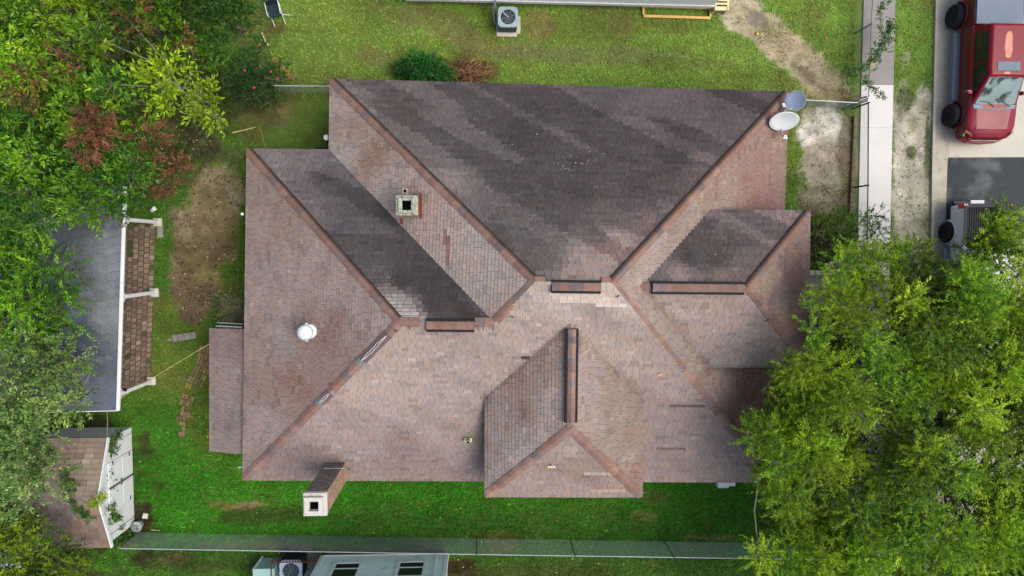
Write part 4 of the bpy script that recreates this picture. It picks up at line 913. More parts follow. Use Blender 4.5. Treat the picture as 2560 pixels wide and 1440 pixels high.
def chim_tall():
    zt = 6.35; c = W(785, 1265, zt); hw, hd = .35, .36
    core = MB(); core.box((c.x - hw + .012, c.y - hd + .012, 0), (c.x + hw - .012, c.y + hd - .012, zt - .25))
    ch = core.build('chimney', M['mortar'], house); ch['label'] = 'tall brick chimney standing outside the lower left eave'
    # brick courses seen on the two sides that face the camera and the others
    bl, bh, g = .2, .066, .017; z = 0.3; r = 0; first = []
    bm_ = MB()
    while z < zt - .33:
        for (ax, sgn) in ((0, 1), (0, -1), (1, 1), (1, -1)):
            half = hd if ax == 0 else hw; t = -half + (0 if r % 2 else -bl / 2)
            while t < half:
                a = max(t, -half) + g / 2; b = min(t + bl, half) - g / 2; t += bl
                if b - a < .03: continue
                cc = C(*random.choice([(164, 138, 116), (148, 126, 110), (174, 144, 118), (140, 120, 110), (184, 154, 126)]))
                if ax == 1 and sgn > 0: cc = C(*random.choice([(124, 110, 106), (134, 118, 110), (116, 106, 104), (146, 128, 116)]))  # north face bricks drawn darker, its shade painted into their colour
                e = .0 if ax == 0 else 0
                box = ((c.x + sgn * (hw - .03) if sgn > 0 else c.x - hw, c.y + a, z), (c.x + hw if sgn > 0 else c.x - hw + .03, c.y + b, z + bh)) if ax == 0 else \
                      ((c.x + a + .002, c.y + (hd - .03) if sgn > 0 else c.y - hd, z), (c.x + b - .002, c.y + hd + .001 if sgn > 0 else c.y - hd + .03, z + bh))
                first.append((z if (sgn > 0) else z - 10, box, cc))
        z += bh + g; r += 1
    first.sort(key=lambda q: -q[0])
    for i, (zz, box, cc) in enumerate(first):
        if i < 300: b = MB(); b.col = cc; b.box(*box); b.build('brick', M['cbrick'], ch)
        else: bm_.col = cc; bm_.box(*box)
    bm_.build('brick_courses', M['cbrick'], ch, kind='stuff')
    k = MB()
    def ring(hw, hd, i, za, zb, dx=0, dy=0):
        x, y = c.x + dx, c.y + dy
        k.box((x - hw, y - hd, za), (x - i, y + hd, zb)); k.box((x + i, y - hd, za), (x + hw, y + hd, zb)); k.box((x - i, y - hd, za), (x + i, y - i, zb)); k.box((x - i, y + i, za), (x + i, y + hd, zb))
    ring(.37, .37, .16, zt - .27, zt - .12); ring(.29, .29, .15, zt - .12, zt, -.02, -.02)
    k.build('chimney_cap', M['whitecon'], ch, bevel=.012)
    MB().box((c.x - .159, c.y - .159, zt - .35), (c.x + .159, c.y + .159, zt - .16)).build('flue_depth_shade', M['soot'], ch)
    ant = MB(); p = W(838, 1171, 4.0); ant.tube([p + Vector((-.34, 0, 0)), p + Vector((.34, .0, 0))], .014, 6); ant.tube([p + Vector((-.36, 0, 0)), p + Vector((-.28, 0, 0))], .035, 8)
    for i in range(4): ant.tube([p + Vector((.27 + i * .012, .04, .02)), p + Vector((.31, -.25, -.4)), p + Vector((.29 + .02 * i, -.4, -1.2))], .011, 5)
    ant.build('antenna_mast', M['galvdull'], ch)
chim_tall()
# spinning attic ventilator
def turbine():
    z0 = 4.15; base = W(768, 829, z0 + .12); base.z = z0
    root = bpy.data.objects.new('turbine_ventilator', None); COL.objects.link(root); root.parent = house; root.location = base; root['label'] = 'white finned turbine ventilator on the left slope'
    b = MB(); b.lathe([(.25, -.3), (.25, .1), (.235, .12), (.19, .14), (.17, .3)], (0.05, 0, 0), 24); b.build('throat', M['turb'], root)
    s = MB(); s.box((-.02, -.31, .24), (.06, -.2, .3)); s.box((-.02, .2, .24), (.06, .31, .3)); s.build('bracket', M['turb'], root)
    n = 26; f = MB(); prof = [(.05, .60), (.14, .585), (.2, .54), (.245, .46), (.25, .38), (.2, .28)]
    for k in range(n):
        t0 = 2 * math.pi * k / n; V = []
        for i, (r, h) in enumerate(prof):
            for (dt, dr) in ((0, .0), (2 * math.pi / n * 1.15, .022)):
                t = t0 + dt + i * .05; V.append((math.cos(t) * (r + dr), math.sin(t) * (r + dr), h - dr * .3))
        f.add(V, [(2 * i, 2 * i + 1, 2 * i + 3, 2 * i + 2) for i in range(len(prof) - 1)])
    f.build('fins', M['turb'], root)
    c = MB(); c.lathe([(.15, .575), (.1, .6), (.03, .61), (.005, .612)], (0, 0, 0), 22); c.build('top_cap', M['turb'], root, smooth=True)
    MB().lathe([(.011, .61), (.011, .625)], (0, 0, 0), 8).build('spindle', M['black'], root)
turbine()
# white lamp globe etc. under the eaves
def globe():
    p = W(816, 344, 2.5); r = thing('wall_lamp', 'round white lamp globe in the inner corner of the left eaves', 'lamp', p)
    MB().lathe([(.02, .1), (.07, .09), (.1, .04), (.11, 0), (.09, -.05), (.03, -.09)], (0, 0, 0), 16).build('globe', M['white'], r, smooth=True)
    MB().lathe([(.045, .1), (.05, .108)], (0, 0, 0), 12).build('finial', M['galv'], r)
    b = MB(); q = W(815, 362, 2.2) - p; b.tube([(0, 0, -.08), (.02, -.12, -.12), tuple(q + Vector((0.02, 0, 0)))], .03, 6); b.build('bracket', M['black'], r)
globe()
p = W(805, 373, 2.35); b = MB()
b.obox(p, Vector((.22, 0, 0)), Vector((0, .07, 0)), Vector((0, 0, .05))); b.tube([p + Vector((.2, .02, 0)), p + Vector((.32, .12, .02)), p + Vector((.36, .3, .02))], .045, 6)
tag(b.build('downspout_elbow', M['black']), 'black downspout elbow under the inner corner of the left eaves', 'downspout')
p = W(609, 535, 2.7); b = MB(); b.lathe([(.03, -.1), (.05, -.02), (.055, .05), (.03, .09)], p + Vector((-.04, 0, 0)), 12)
tag(b.build('eave_lamp', M['white'], bevel=.004), 'tiny white fitting on the edge of the left eave', 'lamp')
p = W(601, 1168, 2.4); b = MB(); b.tube([p + Vector((-.06, 0, 0)), p + Vector((.2, 0, 0))], .022, 8); b.lathe([(.03, 0), (.03, .03)], p + Vector((-.06, 0, 0)), 8, (1, 0, 0))
tag(b.build('overflow_pipe', M['white']), 'short white pipe stub poking from the lower left eave', 'pipe')
p = W(1808, 1213, 1.2); b = MB(); b.box((p.x - .22, p.y - .1, .95), (p.x + .22, p.y + .5, 1.25)); b.box((p.x + .22, p.y - .05, .98), (p.x + .5, p.y + .45, 1.2))
tag(b.build('window_air_conditioner', M['white'], bevel=.02), 'white box peeping out below the eave beside the big tree', 'air conditioner')

bt = MB(); pT = (A_, B_, R2)
for k in range(46):
    x = random.gauss(1450, 60) if k < 16 else random.uniform(1000, 1800); y = random.gauss(400, 22) if k < 16 else random.uniform(260, 640)
    if k > 36: x = random.uniform(1380, 1500); y = random.uniform(395, 420)
    p = W(x, y, 4.2); p = on_plane(p, *pT); p = W(x, y, p.z); p = on_plane(p, *pT); s_ = random.uniform(.006, .013); a = random.uniform(0, 3); bt.col = C(*random.choice([(196, 180, 160), (170, 140, 120), (210, 200, 186), (150, 130, 116)]))
    bt.obox(p + Vector((0, 0, .035)), Vector((math.cos(a), math.sin(a), 0)) * s_ * 1.6, Vector((-math.sin(a), math.cos(a), 0)) * s_, Vector((0, 0, .008)))
tag(bt.build('roof_debris', M['paver']), 'pale crumbs lying on the dark upper roof slope', 'debris', kind='stuff')
# ------------------------------------------------------------------ satellite dishes
def dish(name, label, px, py, z, a, b, tiltv, m, arm_px, feed, text=None):
    c = W(px, py, z); root = thing(name, label, 'satellite dish', c); n = Vector(tiltv).normalized()
    ex = Vector((1, 0, 0)) - n * n.x; ex.normalize(); ey = n.cross(ex)
    D = MB(); K = 6; N = 36; V = []
    for lay in (0, 1):
        V.append(tuple(-n * (.07 + .012 * lay)))
        for k in range(1, K + 1):
            f = k / K
            for j in range(N):
                t = 2 * math.pi * j / N; V.append(tuple(ex * a * f * math.cos(t) + ey * b * f * math.sin(t) - n * (.07 * (1 - f * f) + .012 * lay)))
    per = 1 + K * N; F = []
    for lay in (0, 1):
        o = lay * per
        for j in range(N):
            F.append((o, o + 1 + j, o + 1 + (j + 1) % N) if lay == 0 else (o, o + 1 + (j + 1) % N, o + 1 + j))
            for k in range(K - 1):
                q = (o + 1 + k * N + j, o + 1 + (k + 1) * N + j, o + 1 + (k + 1) * N + (j + 1) % N, o + 1 + k * N + (j + 1) % N); F.append(q if lay == 0 else q[::-1])
    for j in range(N): i0 = 1 + (K - 1) * N; F.append((i0 + j, per + i0 + j, per + i0 + (j + 1) % N, i0 + (j + 1) % N))
    D.add(V, F); D.build('reflector', m, root, smooth=True)
    rim = MB(); rim.tube([tuple(ex * a * math.cos(t) + ey * b * math.sin(t)) for t in np.linspace(0, 2 * math.pi, 37)], .009, 5); rim.build('rim', M['trim'] if text else M['acgrey2'], root)
    ar = MB(); pts = [W(x, y, zz) - c for (x, y, zz) in arm_px]; ar.tube(pts, .024, 6); ar.build('feed_arm', M['galv'], root)
    fd = MB(); q = pts[-1]
    for (dx, dy) in feed: fd.obox(q + Vector((dx, dy, 0)), Vector((.05, .01, 0)), Vector((-.008, .035, 0)), Vector((0, 0, .035)))
    fd.build('feed_horn', M['galv'], root, bevel=.008)
    ms = MB(); ms.tube([-n * .09, Vector((-.15, .0, -.45)), Vector((-.25, 0, -.9))], .026, 7); ms.build('mast', M['galvdull'], root)
    if text:
        cu = bpy.data.curves.new('lettering', 'FONT'); cu.body = text; cu.size = .095; cu.align_x = 'CENTER'; cu.align_y = 'CENTER'; cu.extrude = .001; cu.space_character = 1.15
        t0 = bpy.data.objects.new('t', cu); me_ = bpy.data.meshes.new_from_object(t0); bpy.data.objects.remove(t0); me_.materials.clear(); to = bpy.data.objects.new('lettering', me_); COL.objects.link(to); to.parent = root; to.data.materials.append(M['turb'])
        mt = Matrix((ex, ey, n)).transposed().to_4x4(); mt.translation = ex * .03 + ey * b * .42 - n * .045; to.matrix_local = mt @ Matrix.Rotation(R_(-5), 4, 'Z')
        lg = MB(); q = ex * -.26 + ey * b * .46 - n * .04; lg.lathe([(.03, 0), (.03, .004)], q, 14, n); lg.build('emblem', M['turb'], root)
    return root
dish('satellite_dish', 'round slate grey satellite dish on the upper right roof corner', 1989, 252, 3.5, .335, .36, (-.45, .15, 1), M['dishgrey'],
     [(1984, 266, 3.4), (1974, 274, 3.5), (1960, 265, 3.9)], [(0, 0), (-.03, .06)])
dish('satellite_dish', 'oval white satellite dish with faint lettering below the grey dish', 1961, 303, 3.5, .52, .39, (-.02, -1.05, 1), M['dishwhite'],
     [(1953, 318, 3.2), (1955, 332, 3.3), (1960, 344, 3.5)], [(0, -.01), (.07, -.02), (.04, .05)], text='DIRECTV')
b = MB(); a = W(1972, 270, 3.2); q = W(1960, 279, 3.1); b.bar(a, q, .07, .03)
tag(b.build('mounting_plate', M['white'], bevel=.005), 'white angled bracket plate between the two dishes', 'bracket')

# ------------------------------------------------------------------ chain link fences
def chain_fence(name, label, pts, h, posts, railmat, wiremat, post_r=.03, rail_r=.02, mesh=.07, wr=.0022, railh=None, group=None, cap=True):
    """pts: world ground points of the run"""
    root = thing(name, label, 'fence', pts[0], 0, group); o = pts[0]
    P = [p - o for p in pts]; wires = MB()
    for i in range(len(P) - 1):
        a, b = P[i], P[i + 1]; L = (b - a).length; d = (b - a) / L; nrm = Vector((-d.y, d.x, 0)) * .004
        n = int((L + h) / mesh)
        for k in range(n):
            for sg in (1, -1):
                # a wire rising at 45 degrees, clipped to the panel
                s0 = -h + k * mesh * 1.0; s1 = s0 + h; z0, z1 = 0.03, h
                if s0 < 0: z0 = .03 + (-s0); s0 = 0
                if s1 > L: z1 = h - (s1 - L); s1 = L
                if s1 <= s0: continue
                if sg > 0: pa = a + d * s0 + Vector((0, 0, z0)); pb_ = a + d * s1 + Vector((0, 0, z1))
                else: pa = a + d * (L - s0) + Vector((0, 0, z0)); pb_ = a + d * (L - s1) + Vector((0, 0, z1))
                wires.tube([pa + nrm * sg, pb_ + nrm * sg], wr, 3, cap=False)
    wires.build('chain_link_mesh', wiremat, root, kind='stuff')
    rl = MB(); rl.tube([p + Vector((0, 0, h)) for p in P], rail_r, 8); rl.build('top_rail', railmat, root)
    for q in posts:
        q = q - o; pm = MB(); pm.tube([(q.x, q.y, -.05), (q.x, q.y, h + .03)], post_r, 8)
        if cap: pm.lathe([(post_r * 1.3, h - .01), (post_r * 1.3, h + .03), (post_r * .4, h + .07)], (q.x, q.y, 0), 8)
        pm.build('post', M['fencepost'] if railmat is not M['blackmetal'] else railmat, root)
    return root
def gp(px, py, z): p = W(px, py, z); p.z = 0; return p
FH = 1.5
back_posts = [(452, 1378), (697, 1381), (945, 1384), (1192, 1386), (1438, 1389), (1685, 1392), (1932, 1396)]
chain_fence('chain_link_fence', 'long galvanised chain link fence along the bottom lawn', [gp(298, 1371, FH), gp(1192, 1386, FH), gp(2140, 1400, FH)], FH, [gp(x, y, FH) for x, y in back_posts], M['galv'], M['galvdull'], wr=.0045, mesh=.11, post_r=.024)
chain_fence('chain_link_fence', 'short white railed fence from the upper left eave to the rose bush', [gp(682, 214, 1.2), gp(845, 216, 1.2)], 1.2, [gp(684, 214, 1.2)], M['galv'], M['galvdull'], wr=.002)
chain_fence('chain_link_fence', 'galvanised fence joining the satellite dish corner to the side fence', [gp(1960, 247, 1.15), gp(2150, 257, 1.15)], 1.15, [gp(2147, 257, 1.15), gp(2010, 249, 1.15)], M['galv'], M['galvdull'], wr=.002)
chain_fence('chain_link_fence', 'weathered brown railed fence on the upper sidewalk edge', [gp(2184, -40, 1.1), gp(2178, 60, 1.1), gp(2171, 240, 1.1)], 1.1, [gp(2178, 60, 1.1), gp(2171, 240, 1.1)], M['brownmetal'], M['galvdull'], rail_r=.014, wr=.0016)
chain_fence('chain_link_fence', 'black railed chain link fence beside the bright sidewalk', [gp(2171, 257, 1.1), gp(2170, 463, 1.1), gp(2166, 700, 1.1), gp(2160, 1100, 1.1), gp(2150, 1400, 1.1)], 1.1,
            [gp(2171, 257, 1.1), gp(2170, 463, 1.1), gp(2166, 700, 1.1), gp(2160, 1100, 1.1)], M['blackmetal'], M['galvdull'], rail_r=.022, post_r=.032, wr=.0024)
b = MB()
for i, (x, y) in enumerate([(2168, 240), (2171, 246), (2170, 251)]):
    p = gp(x, y, 1.15); b.tube([(p.x, p.y, 0), (p.x, p.y, 1.18)], .03, 8)
p = gp(2171, 243, 1.15); q = gp(2150, 250, 1.15); b.tube([(p.x, p.y, 1.1), (q.x, q.y, 1.1)], .02, 6); b.tube([(p.x, p.y, .2), (q.x, q.y, .2)], .02, 6)
tag(b.build('gate_posts', M['galv']), 'cluster of galvanised gate posts where the fences meet', 'gate post')
cs = MB(); pts = [(2136, 290), (2130, 400), (2126, 520)]
for i in range(9):
    a = W(2136 - i * 1.2, 292 + i * 27); q = W(2136 - i * 1.2 - 1, 317 + i * 27); cs.col = C(128, 112, 88); cs.bar(Vector((a.x, a.y, .05)), Vector((q.x, q.y, .05)), .14, .12)
tag(cs.build('timber_edging', mat('rotten_timber', C(120, 104, 82), rough=.95, var=.35, scale=6), bevel=.01), 'rotting timber edging along the foot of the black fence', 'edging')

# ------------------------------------------------------------------ air conditioners
def condenser(name, label, px, py, z, s, m, rz=0):
    c = gp(px, py, z); root = thing(name, label, 'air conditioner', c, rz)
    b = MB(); b.box((-s * .93, -s * .93, .08), (s * .93, s * .93, z - .06)); b.build('coil_body', M['acdark'], root, bevel=.05)
    fn = MB()
    for i in range(14):
        x = -s * .86 + i * s * 1.72 / 13; fn.box((x - .006, -s * .945, .1), (x + .006, -s * .925, z - .07))
    fn.build('fins', M['acgrey'], root)
    lid = MB(); N = 32; r = s * .74; V = []
    for zz in (z, z - .09):
        for j in range(N):
            t = 2 * math.pi * j / N; V.append((r * math.cos(t), r * math.sin(t), zz))
        for j in range(N):
            t = 2 * math.pi * j / N; k = s / max(abs(math.cos(t)), abs(math.sin(t))); k = min(k, s * 1.27); V.append((k * math.cos(t), k * math.sin(t), zz - (.0 if zz == z else 0)))
    F = []
    for j in range(N):
        q = (j + 1) % N; F += [(j, N + j, N + q, q), (N + j, 3 * N + j, 3 * N + q, N + q), (j, q, 2 * N + q, 2 * N + j)]
    lid.add(V, F); lid.build('lid', m, root, bevel=.01)
    MB().lathe([(r * .99, z - .3), (r * .99, z - .28)], (0, 0, 0), 24).build('fan_well', M['acdark'], root)
    for k in range(3):
        f = MB(); a = k * 2.094 + .5; V = []
        for (rr, da) in ((.18, -.25), (.95, -.42), (.95, .42), (.18, .25)): V.append((r * rr * math.cos(a + da), r * rr * math.sin(a + da), z - .16 + da * .08))
        V += [(x, y, zz - .01) for (x, y, zz) in V]; f.add(V, [(0, 1, 2, 3), (7, 6, 5, 4), (0, 4, 5, 1), (1, 5, 6, 2), (2, 6, 7, 3), (3, 7, 4, 0)]); f.build('fan_blade', M['fandark'], root)
    MB().lathe([(r * .24, z - .2), (r * .24, z - .1), (r * .2, z - .09)], (0, 0, 0), 18).build('hub', m, root)
    g = MB()
    for f in (.35, .55, .75, .98): g.tube([(r * f * math.cos(t), r * f * math.sin(t), z - .01) for t in np.linspace(0, 2 * math.pi, 25)], .0035, 3)
    for k in range(4): a = k * math.pi / 4 + .3; g.tube([(-r * math.cos(a), -r * math.sin(a), z - .012), (r * math.cos(a), r * math.sin(a), z - .012)], .004, 3)
    g.build('fan_guard', M['acgrey'], root)
    return root
ac = condenser('air_conditioner', 'pale blue condenser on a concrete pad below the white house', 1270, 42, .85, .385, M['acgrey'])
pd = MB(); pd.box((-.42, -.50, -.05), (.38, .4, .07)); pd.box((.381, -.38, -.05), (.52, .3, .06)); pd.build('concrete_pad', M['road'], ac, bevel=.01)
ln = MB(); ln.tube([(-.42, -.1, .3), (-.52, -.02, .35), (-.54, .3, .5), (-.5, .6, .9)], .035, 6); ln.tube([(-.4, .3, .5), (-.5, .62, .8)], .014, 5); ln.build('refrigerant_line', M['greyplastic'], ac)
w1 = MB(); w1.tube([(-.2, .18, .87), (0, 0, .83)], .012, 5); w1.build('loose_bracket', M['white'], ac)
ac2 = condenser('air_conditioner', 'pale lilac condenser inside the rusty cage at the bottom edge', 727, 1428, 1.0, .44, M['acgrey2'])

# ------------------------------------------------------------------ teal mobile home, bottom edge
def home():
    zb = .45; a = W(806, 1386, zb); b = W(1118, 1388, zb); yw = (a.y + b.y) / 2; x0, x1 = a.x, b.x
    r = thing('mobile_home', 'pale teal sided mobile home behind the bottom fence', 'mobile home', (x0, yw, 0)); w_ = x1 - x0
    s = MB(); z = zb; e = .115; Ln = 14
    while z < 3.0:
        s.add([(0, 0, z), (w_, 0, z), (w_, -.018, z + e), (0, -.018, z + e), (0, -.018, z), (w_, -.018, z)], [(3, 2, 1, 0), (0, 1, 5, 4)]); z += e
    s.box((.005, -Ln, zb), (w_ - .005, -.019, 3.0))
    s.build('siding', M['teal'], r, kind='stuff')
    t = MB(); t.box((-.06, -.12, zb - .03), (.09, .02, 3.05)); t.build('corner_trim', M['trim'], r)
    t = MB(); t.box((w_ - .09, -.12, zb - .03), (w_ + .06, .02, 3.05)); t.build('corner_trim', M['trim'], r)
    t = MB(); t.box((0.09, 0, zb - .03), (w_ - .09, .025, zb + .03)); t.build('base_trim', M['trim'], r)
    t = MB(); t.tube([(w_ - .42, .03, zb), (w_ - .42, .03, 3)], .022, 6); t.build('conduit', M['trim'], r)
    k = MB(); k.box((.1, -Ln + .1, 0), (w_ - .1, -.08, zb - .03)); k.build('skirting', M['greywood'], r)
    for (xa, xb) in [(846, 900), (1006, 1060)]:
        zs = 1.18; pa = W(xa - 4, 1409, zs).x - x0; pb_ = W(xb, 1409, zs).x - x0
        f = MB(); f.box((pa - .13, 0, zs - .1), (pb_ + .13, .04, zs)); f.box((pa - .13, 0, zs), (pa, .045, 2.3)); f.box((pb_, 0, zs), (pb_ + .13, .045, 2.3)); f.box((pa - .13, 0, 2.3), (pb_ + .13, .04, 2.42))
        w = f.build('window', M['trim'], r, bevel=.004)
        MB().box((pa, .004, zs), (pb_, .012, 2.3)).build('pane', M['glass'], w)
        MB().box((pa, .013, zs + .42), (pb_, .032, zs + .46)).build('glazing_bar', M['trim'], w)
    rf = MB(); rf.prism([(-.2, .25), (w_ + .2, .25), (w_ + .2, -Ln - .2), (-.2, -Ln - .2)][::-1], 3.05, 3.15); rf.build('roof', M['trim'], r)
    return r
home()
# small teal annex beside the cage
a = W(655, 1423, 1.1); b = W(684, 1423, 1.1); r = thing('utility_box', 'low teal sided bump at the bottom edge left of the cage', 'utility box', (a.x, a.y, 0))
s = MB(); z = .1
while z < 1.0: s.add([(-.3, 0, z), (b.x - a.x, 0, z), (b.x - a.x, -.015, z + .1), (-.3, -.015, z + .1)], [(3, 2, 1, 0)]); z += .1
s.box((-.3, -1.5, .05), (b.x - a.x, -.016, 1.1)); s.build('siding', M['teal2'], r)
MB().box((-.34, -1.55, 1.1), (b.x - a.x + .04, .03, 1.14)).build('lid', M['teal2'], r); MB().box((-.36, -.12, 0), (-.28, .03, 1.1)).build('corner_trim', M['trim'], r)
# cage
def cage():
    z = 1.3; a = W(678, 1406, z); b = W(788, 1408, z); r = thing('metal_cage', 'rusty red steel cage with bars around the bottom condenser', 'cage', (a.x, a.y, 0)); w_ = b.x - a.x
    f = MB()
    for x in (0, w_): f.tube([(x, 0, 0), (x, 0, z)], .02, 4); f.tube([(x, 0, z), (x, -1.6, z)], .02, 4)
    f.tube([(0, 0, z), (w_, 0, z)], .025, 4); f.tube([(0, 0, .1), (w_, 0, .1)], .02, 4); f.build('frame', M['redframe'], r)
    for i in range(14):
        x = .1 + i * (w_ - .2) / 13; MB().bar((x, .0, .1), (x, .0, z), .03, .012).build('bar', M['blackmetal'], r)
    MB().box((.1, -1.3, .0), (w_ - .1, -.25, .05)).build('deck', M['greywood'], r)
    for i in range(5):
        x = .45 + i * .17; MB().box((x, -.22, .0), (x + .14, .02, .14)).build('slat', M['greywood'], r)
cage()

# ------------------------------------------------------------------ white raised house, top edge
def white_house():
    z = .55; a = W(1040, 0, z); b = W(1783, 16, z); c = W(1040, -2, z); r = thing('white_house', 'white raised house just inside the top edge', 'house', (0, 0, 0))
    ang = (b - c); ang.z = 0; d = ang.normalized(); n = Vector((-d.y, d.x, 0)); L = ang.length; o = c.copy(); o.z = 0; o -= d * .4; L += .4
    s = MB(); e = .14; zz = z
    while zz < 3.2:
        p = [o + Vector((0, 0, zz)), o + d * L + Vector((0, 0, zz)), o + d * L + n * .02 + Vector((0, 0, zz + e)), o + n * .02 + Vector((0, 0, zz + e))]; s.add(p, [(0, 1, 2, 3)]); zz += e
    s.build('siding', M['white'], r, kind='stuff')
    w = MB(); w.add([o + n * .03 + Vector((0, 0, z)), o + d * L + n * .03 + Vector((0, 0, z)), o + d * L + n * 8 + Vector((0, 0, z)), o + n * 8 + Vector((0, 0, z)),
                     o + n * .03 + Vector((0, 0, 3.2)), o + d * L + n * .03 + Vector((0, 0, 3.2)), o + d * L + n * 8 + Vector((0, 0, 3.2)), o + n * 8 + Vector((0, 0, 3.2))],
                    [(0, 3, 2, 1), (4, 5, 6, 7), (0, 1, 5, 4), (1, 2, 6, 5), (2, 3, 7, 6), (3, 0, 4, 7)]); w.build('wall', M['white'], r)
    k = MB(); k.bar(o - n * .02 + Vector((0, 0, z + .02)), o + d * L - n * .02 + Vector((0, 0, z + .02)), .05, .2); k.build('skirt_board', M['white'], r)
    for px in (1165, 1300, 1418, 1442, 1600, 1765):
        q = W(px, 8, .2); t = (q - o).dot(d); p = o + d * t; pm = MB(); pm.obox(p + n * .42 + Vector((0, 0, .27)), d * .21, n * .16, Vector((0, 0, .27))); pm.build('pier', M['whitecon'], r, bevel=.01)
    rf = MB(); e1 = o + n * 4.1 + Vector((0, 0, 4.4)) + d * .0; rf.add([o + d * -.2 + n * .1 + Vector((0, 0, 3.22)), o + d * (L + .2) + n * .1 + Vector((0, 0, 3.22)), e1 + d * (L + .2), e1 - d * .2, o - d * .2 + n * 8.1 + Vector((0, 0, 3.22)), o + d * (L + .2) + n * 8.1 + Vector((0, 0, 3.22))], [(0, 1, 2, 3), (3, 2, 5, 4), (1, 5, 2), (0, 3, 4)])
    rf.build('roof', M['brownshingle'], r)
white_house()
def lumber_frame():
    q = [W(1608, 15, .09), W(1776, 20, .09), W(1776, 45, .09), W(1609, 40, .09)]; r = thing('lumber_frame', 'new yellow lumber rectangle lying on grass by the white house', 'timber frame')
    wd = .1
    for i in (0, 2): MB().bar(q[i], q[i + 1], wd, .05).build('board', M['lumber'], r, bevel=.004)
    for (a, b) in ((q[1], q[2]), (q[3], q[0])):
        d = (b - a).normalized(); MB().bar(a + d * .052, b - d * .052, wd * .8, .05).build('end_board', M['lumber'], r, bevel=.004)
lumber_frame()
r = thing('wooden_steps', 'pale slatted wooden steps at the end of the white house', 'steps')
a = W(1803, 10, .5)
for i in range(4): MB().box((a.x - .2, a.y - .16 + i * .13, .45 + .03 * i), (a.x + .24, a.y - .09 + i * .13, .49 + .03 * i)).build('tread', M['palewood'], r)
MB().box((a.x - .26, a.y - .24, .0), (a.x - .2, a.y + .6, .53)).build('stringer', M['palewood'], r); MB().box((a.x + .24, a.y - .24, .0), (a.x + .3, a.y + .6, .53)).build('stringer', M['palewood'], r)
MB().box((a.x - .199, a.y - .24, .42), (a.x + .239, a.y - .165, .5)).build('tread', M['palewood'], r)
p = W(1785, 8, .5); MB().bar((p.x - .1, p.y - .1, .2), (p.x + .15, p.y + .4, .6), .06, .05).build('brace', M['lumber'], r)

# ------------------------------------------------------------------ pavilion with grey roof, left
def pavilion():
    z = 2.65; a = W(306, 543, z); b = W(291, 1026, z); d = (b - a).normalized(); n = Vector((d.y, -d.x, 0)); n = n if n.x < 0 else -n
    r = thing('garden_pavilion', 'blue grey shingled open pavilion with white gutter and posts', 'pavilion')
    a2 = a - d * 1.2; wd = 2.75; rise = .95
    e = [a2, b, b + n * wd + Vector((0, 0, rise)), a2 + n * wd + Vector((0, 0, rise))]
    f = [e[3], e[2], b + n * wd * 2, a2 + n * wd * 2]
    rf = deck('roof', [e, f], .09, r, M['felt'])
    CT['G1'] = [(200, 560, (100, 108, 116)), (270, 640, (140, 148, 156)), (200, 700, (108, 116, 122)), (270, 800, (144, 152, 156)), (210, 850, (92, 104, 116)), (240, 1000, (110, 122, 136)), (180, 900, (74, 84, 96))]
    sh = slope('G1', [e], rf, expo=.14, matn='slate', tabw=(.28, .34), single=False, lift=.01, ctint=.0); sh.build('shingle_courses', M['slate'], rf, kind='stuff')
    sh = slope('G1', [f[::-1]], rf, expo=.14, matn='slate', tabw=(.28, .34), single=False); sh.build('shingle_courses', M['slate'], rf, kind='stuff')
    g = MB(); g.bar(a2 - n * .06, b - n * .06, .12, .1); g.build('gutter', M['white'], r, bevel=.02)
    bm_ = MB(); bm_.bar(a2 + n * .12 - Vector((0, 0, .2)), b + n * .1 - Vector((0, 0, .2)), .1, .2); bm_.bar(b + Vector((0, 0, -.1)), e[2] + Vector((0, 0, -.1)), .06, .16); bm_.build('beam', M['white'], r)
    for (x, y) in [(313, 549), (304, 742), (297, 985)]:
        t = W(x, y, 2.5); p = MB(); p.box((t.x - .068, t.y - .068, 0), (t.x + .068, t.y + .068, 2.5)); po = p.build('post', M['white'], r, bevel=.01)
        MB().box((t.x - .16, t.y - .16, 0), (t.x + .16, t.y + .16, .1)).build('post_base', M['whitecon'], po, bevel=.01)
        br = MB(); br.bar((t.x, t.y - .06, 2.28), (t.x + .0, t.y - .2, 2.45), .05, .05); br.bar((t.x, t.y + .06, 2.28), (t.x, t.y + .2, 2.45), .05, .05); br.build('brace', M['white'], r)
    t = W(322, 738, 2.0); MB().lathe([(.02, -.1), (.07, -.06), (.07, .02), (.02, .05)], t + Vector((0, -.02, .1)), 10).build('hook', M['black'], r)
    t = W(310, 975, 2.2); MB().box((t.x - .06, t.y - .05, 2.1), (t.x + .06, t.y + .06, 2.25)).build('bracket', M['black'], r)
pavilion()
p = W(375, 526, .5); r = thing('garden_spotlight', 'white cylindrical spotlight on the ground near the pavilion corner', 'spotlight', (p.x, p.y, 0))
MB().lathe([(.05, 0), (.075, .02), (.085, .2), (.07, .21)], (0, 0, .35), 14, (.7, .35, .5)).build('lamp_head', M['white'], r); MB().tube([(0, 0, 0), (0, 0, .36)], .02, 6).build('stake', M['black'], r)
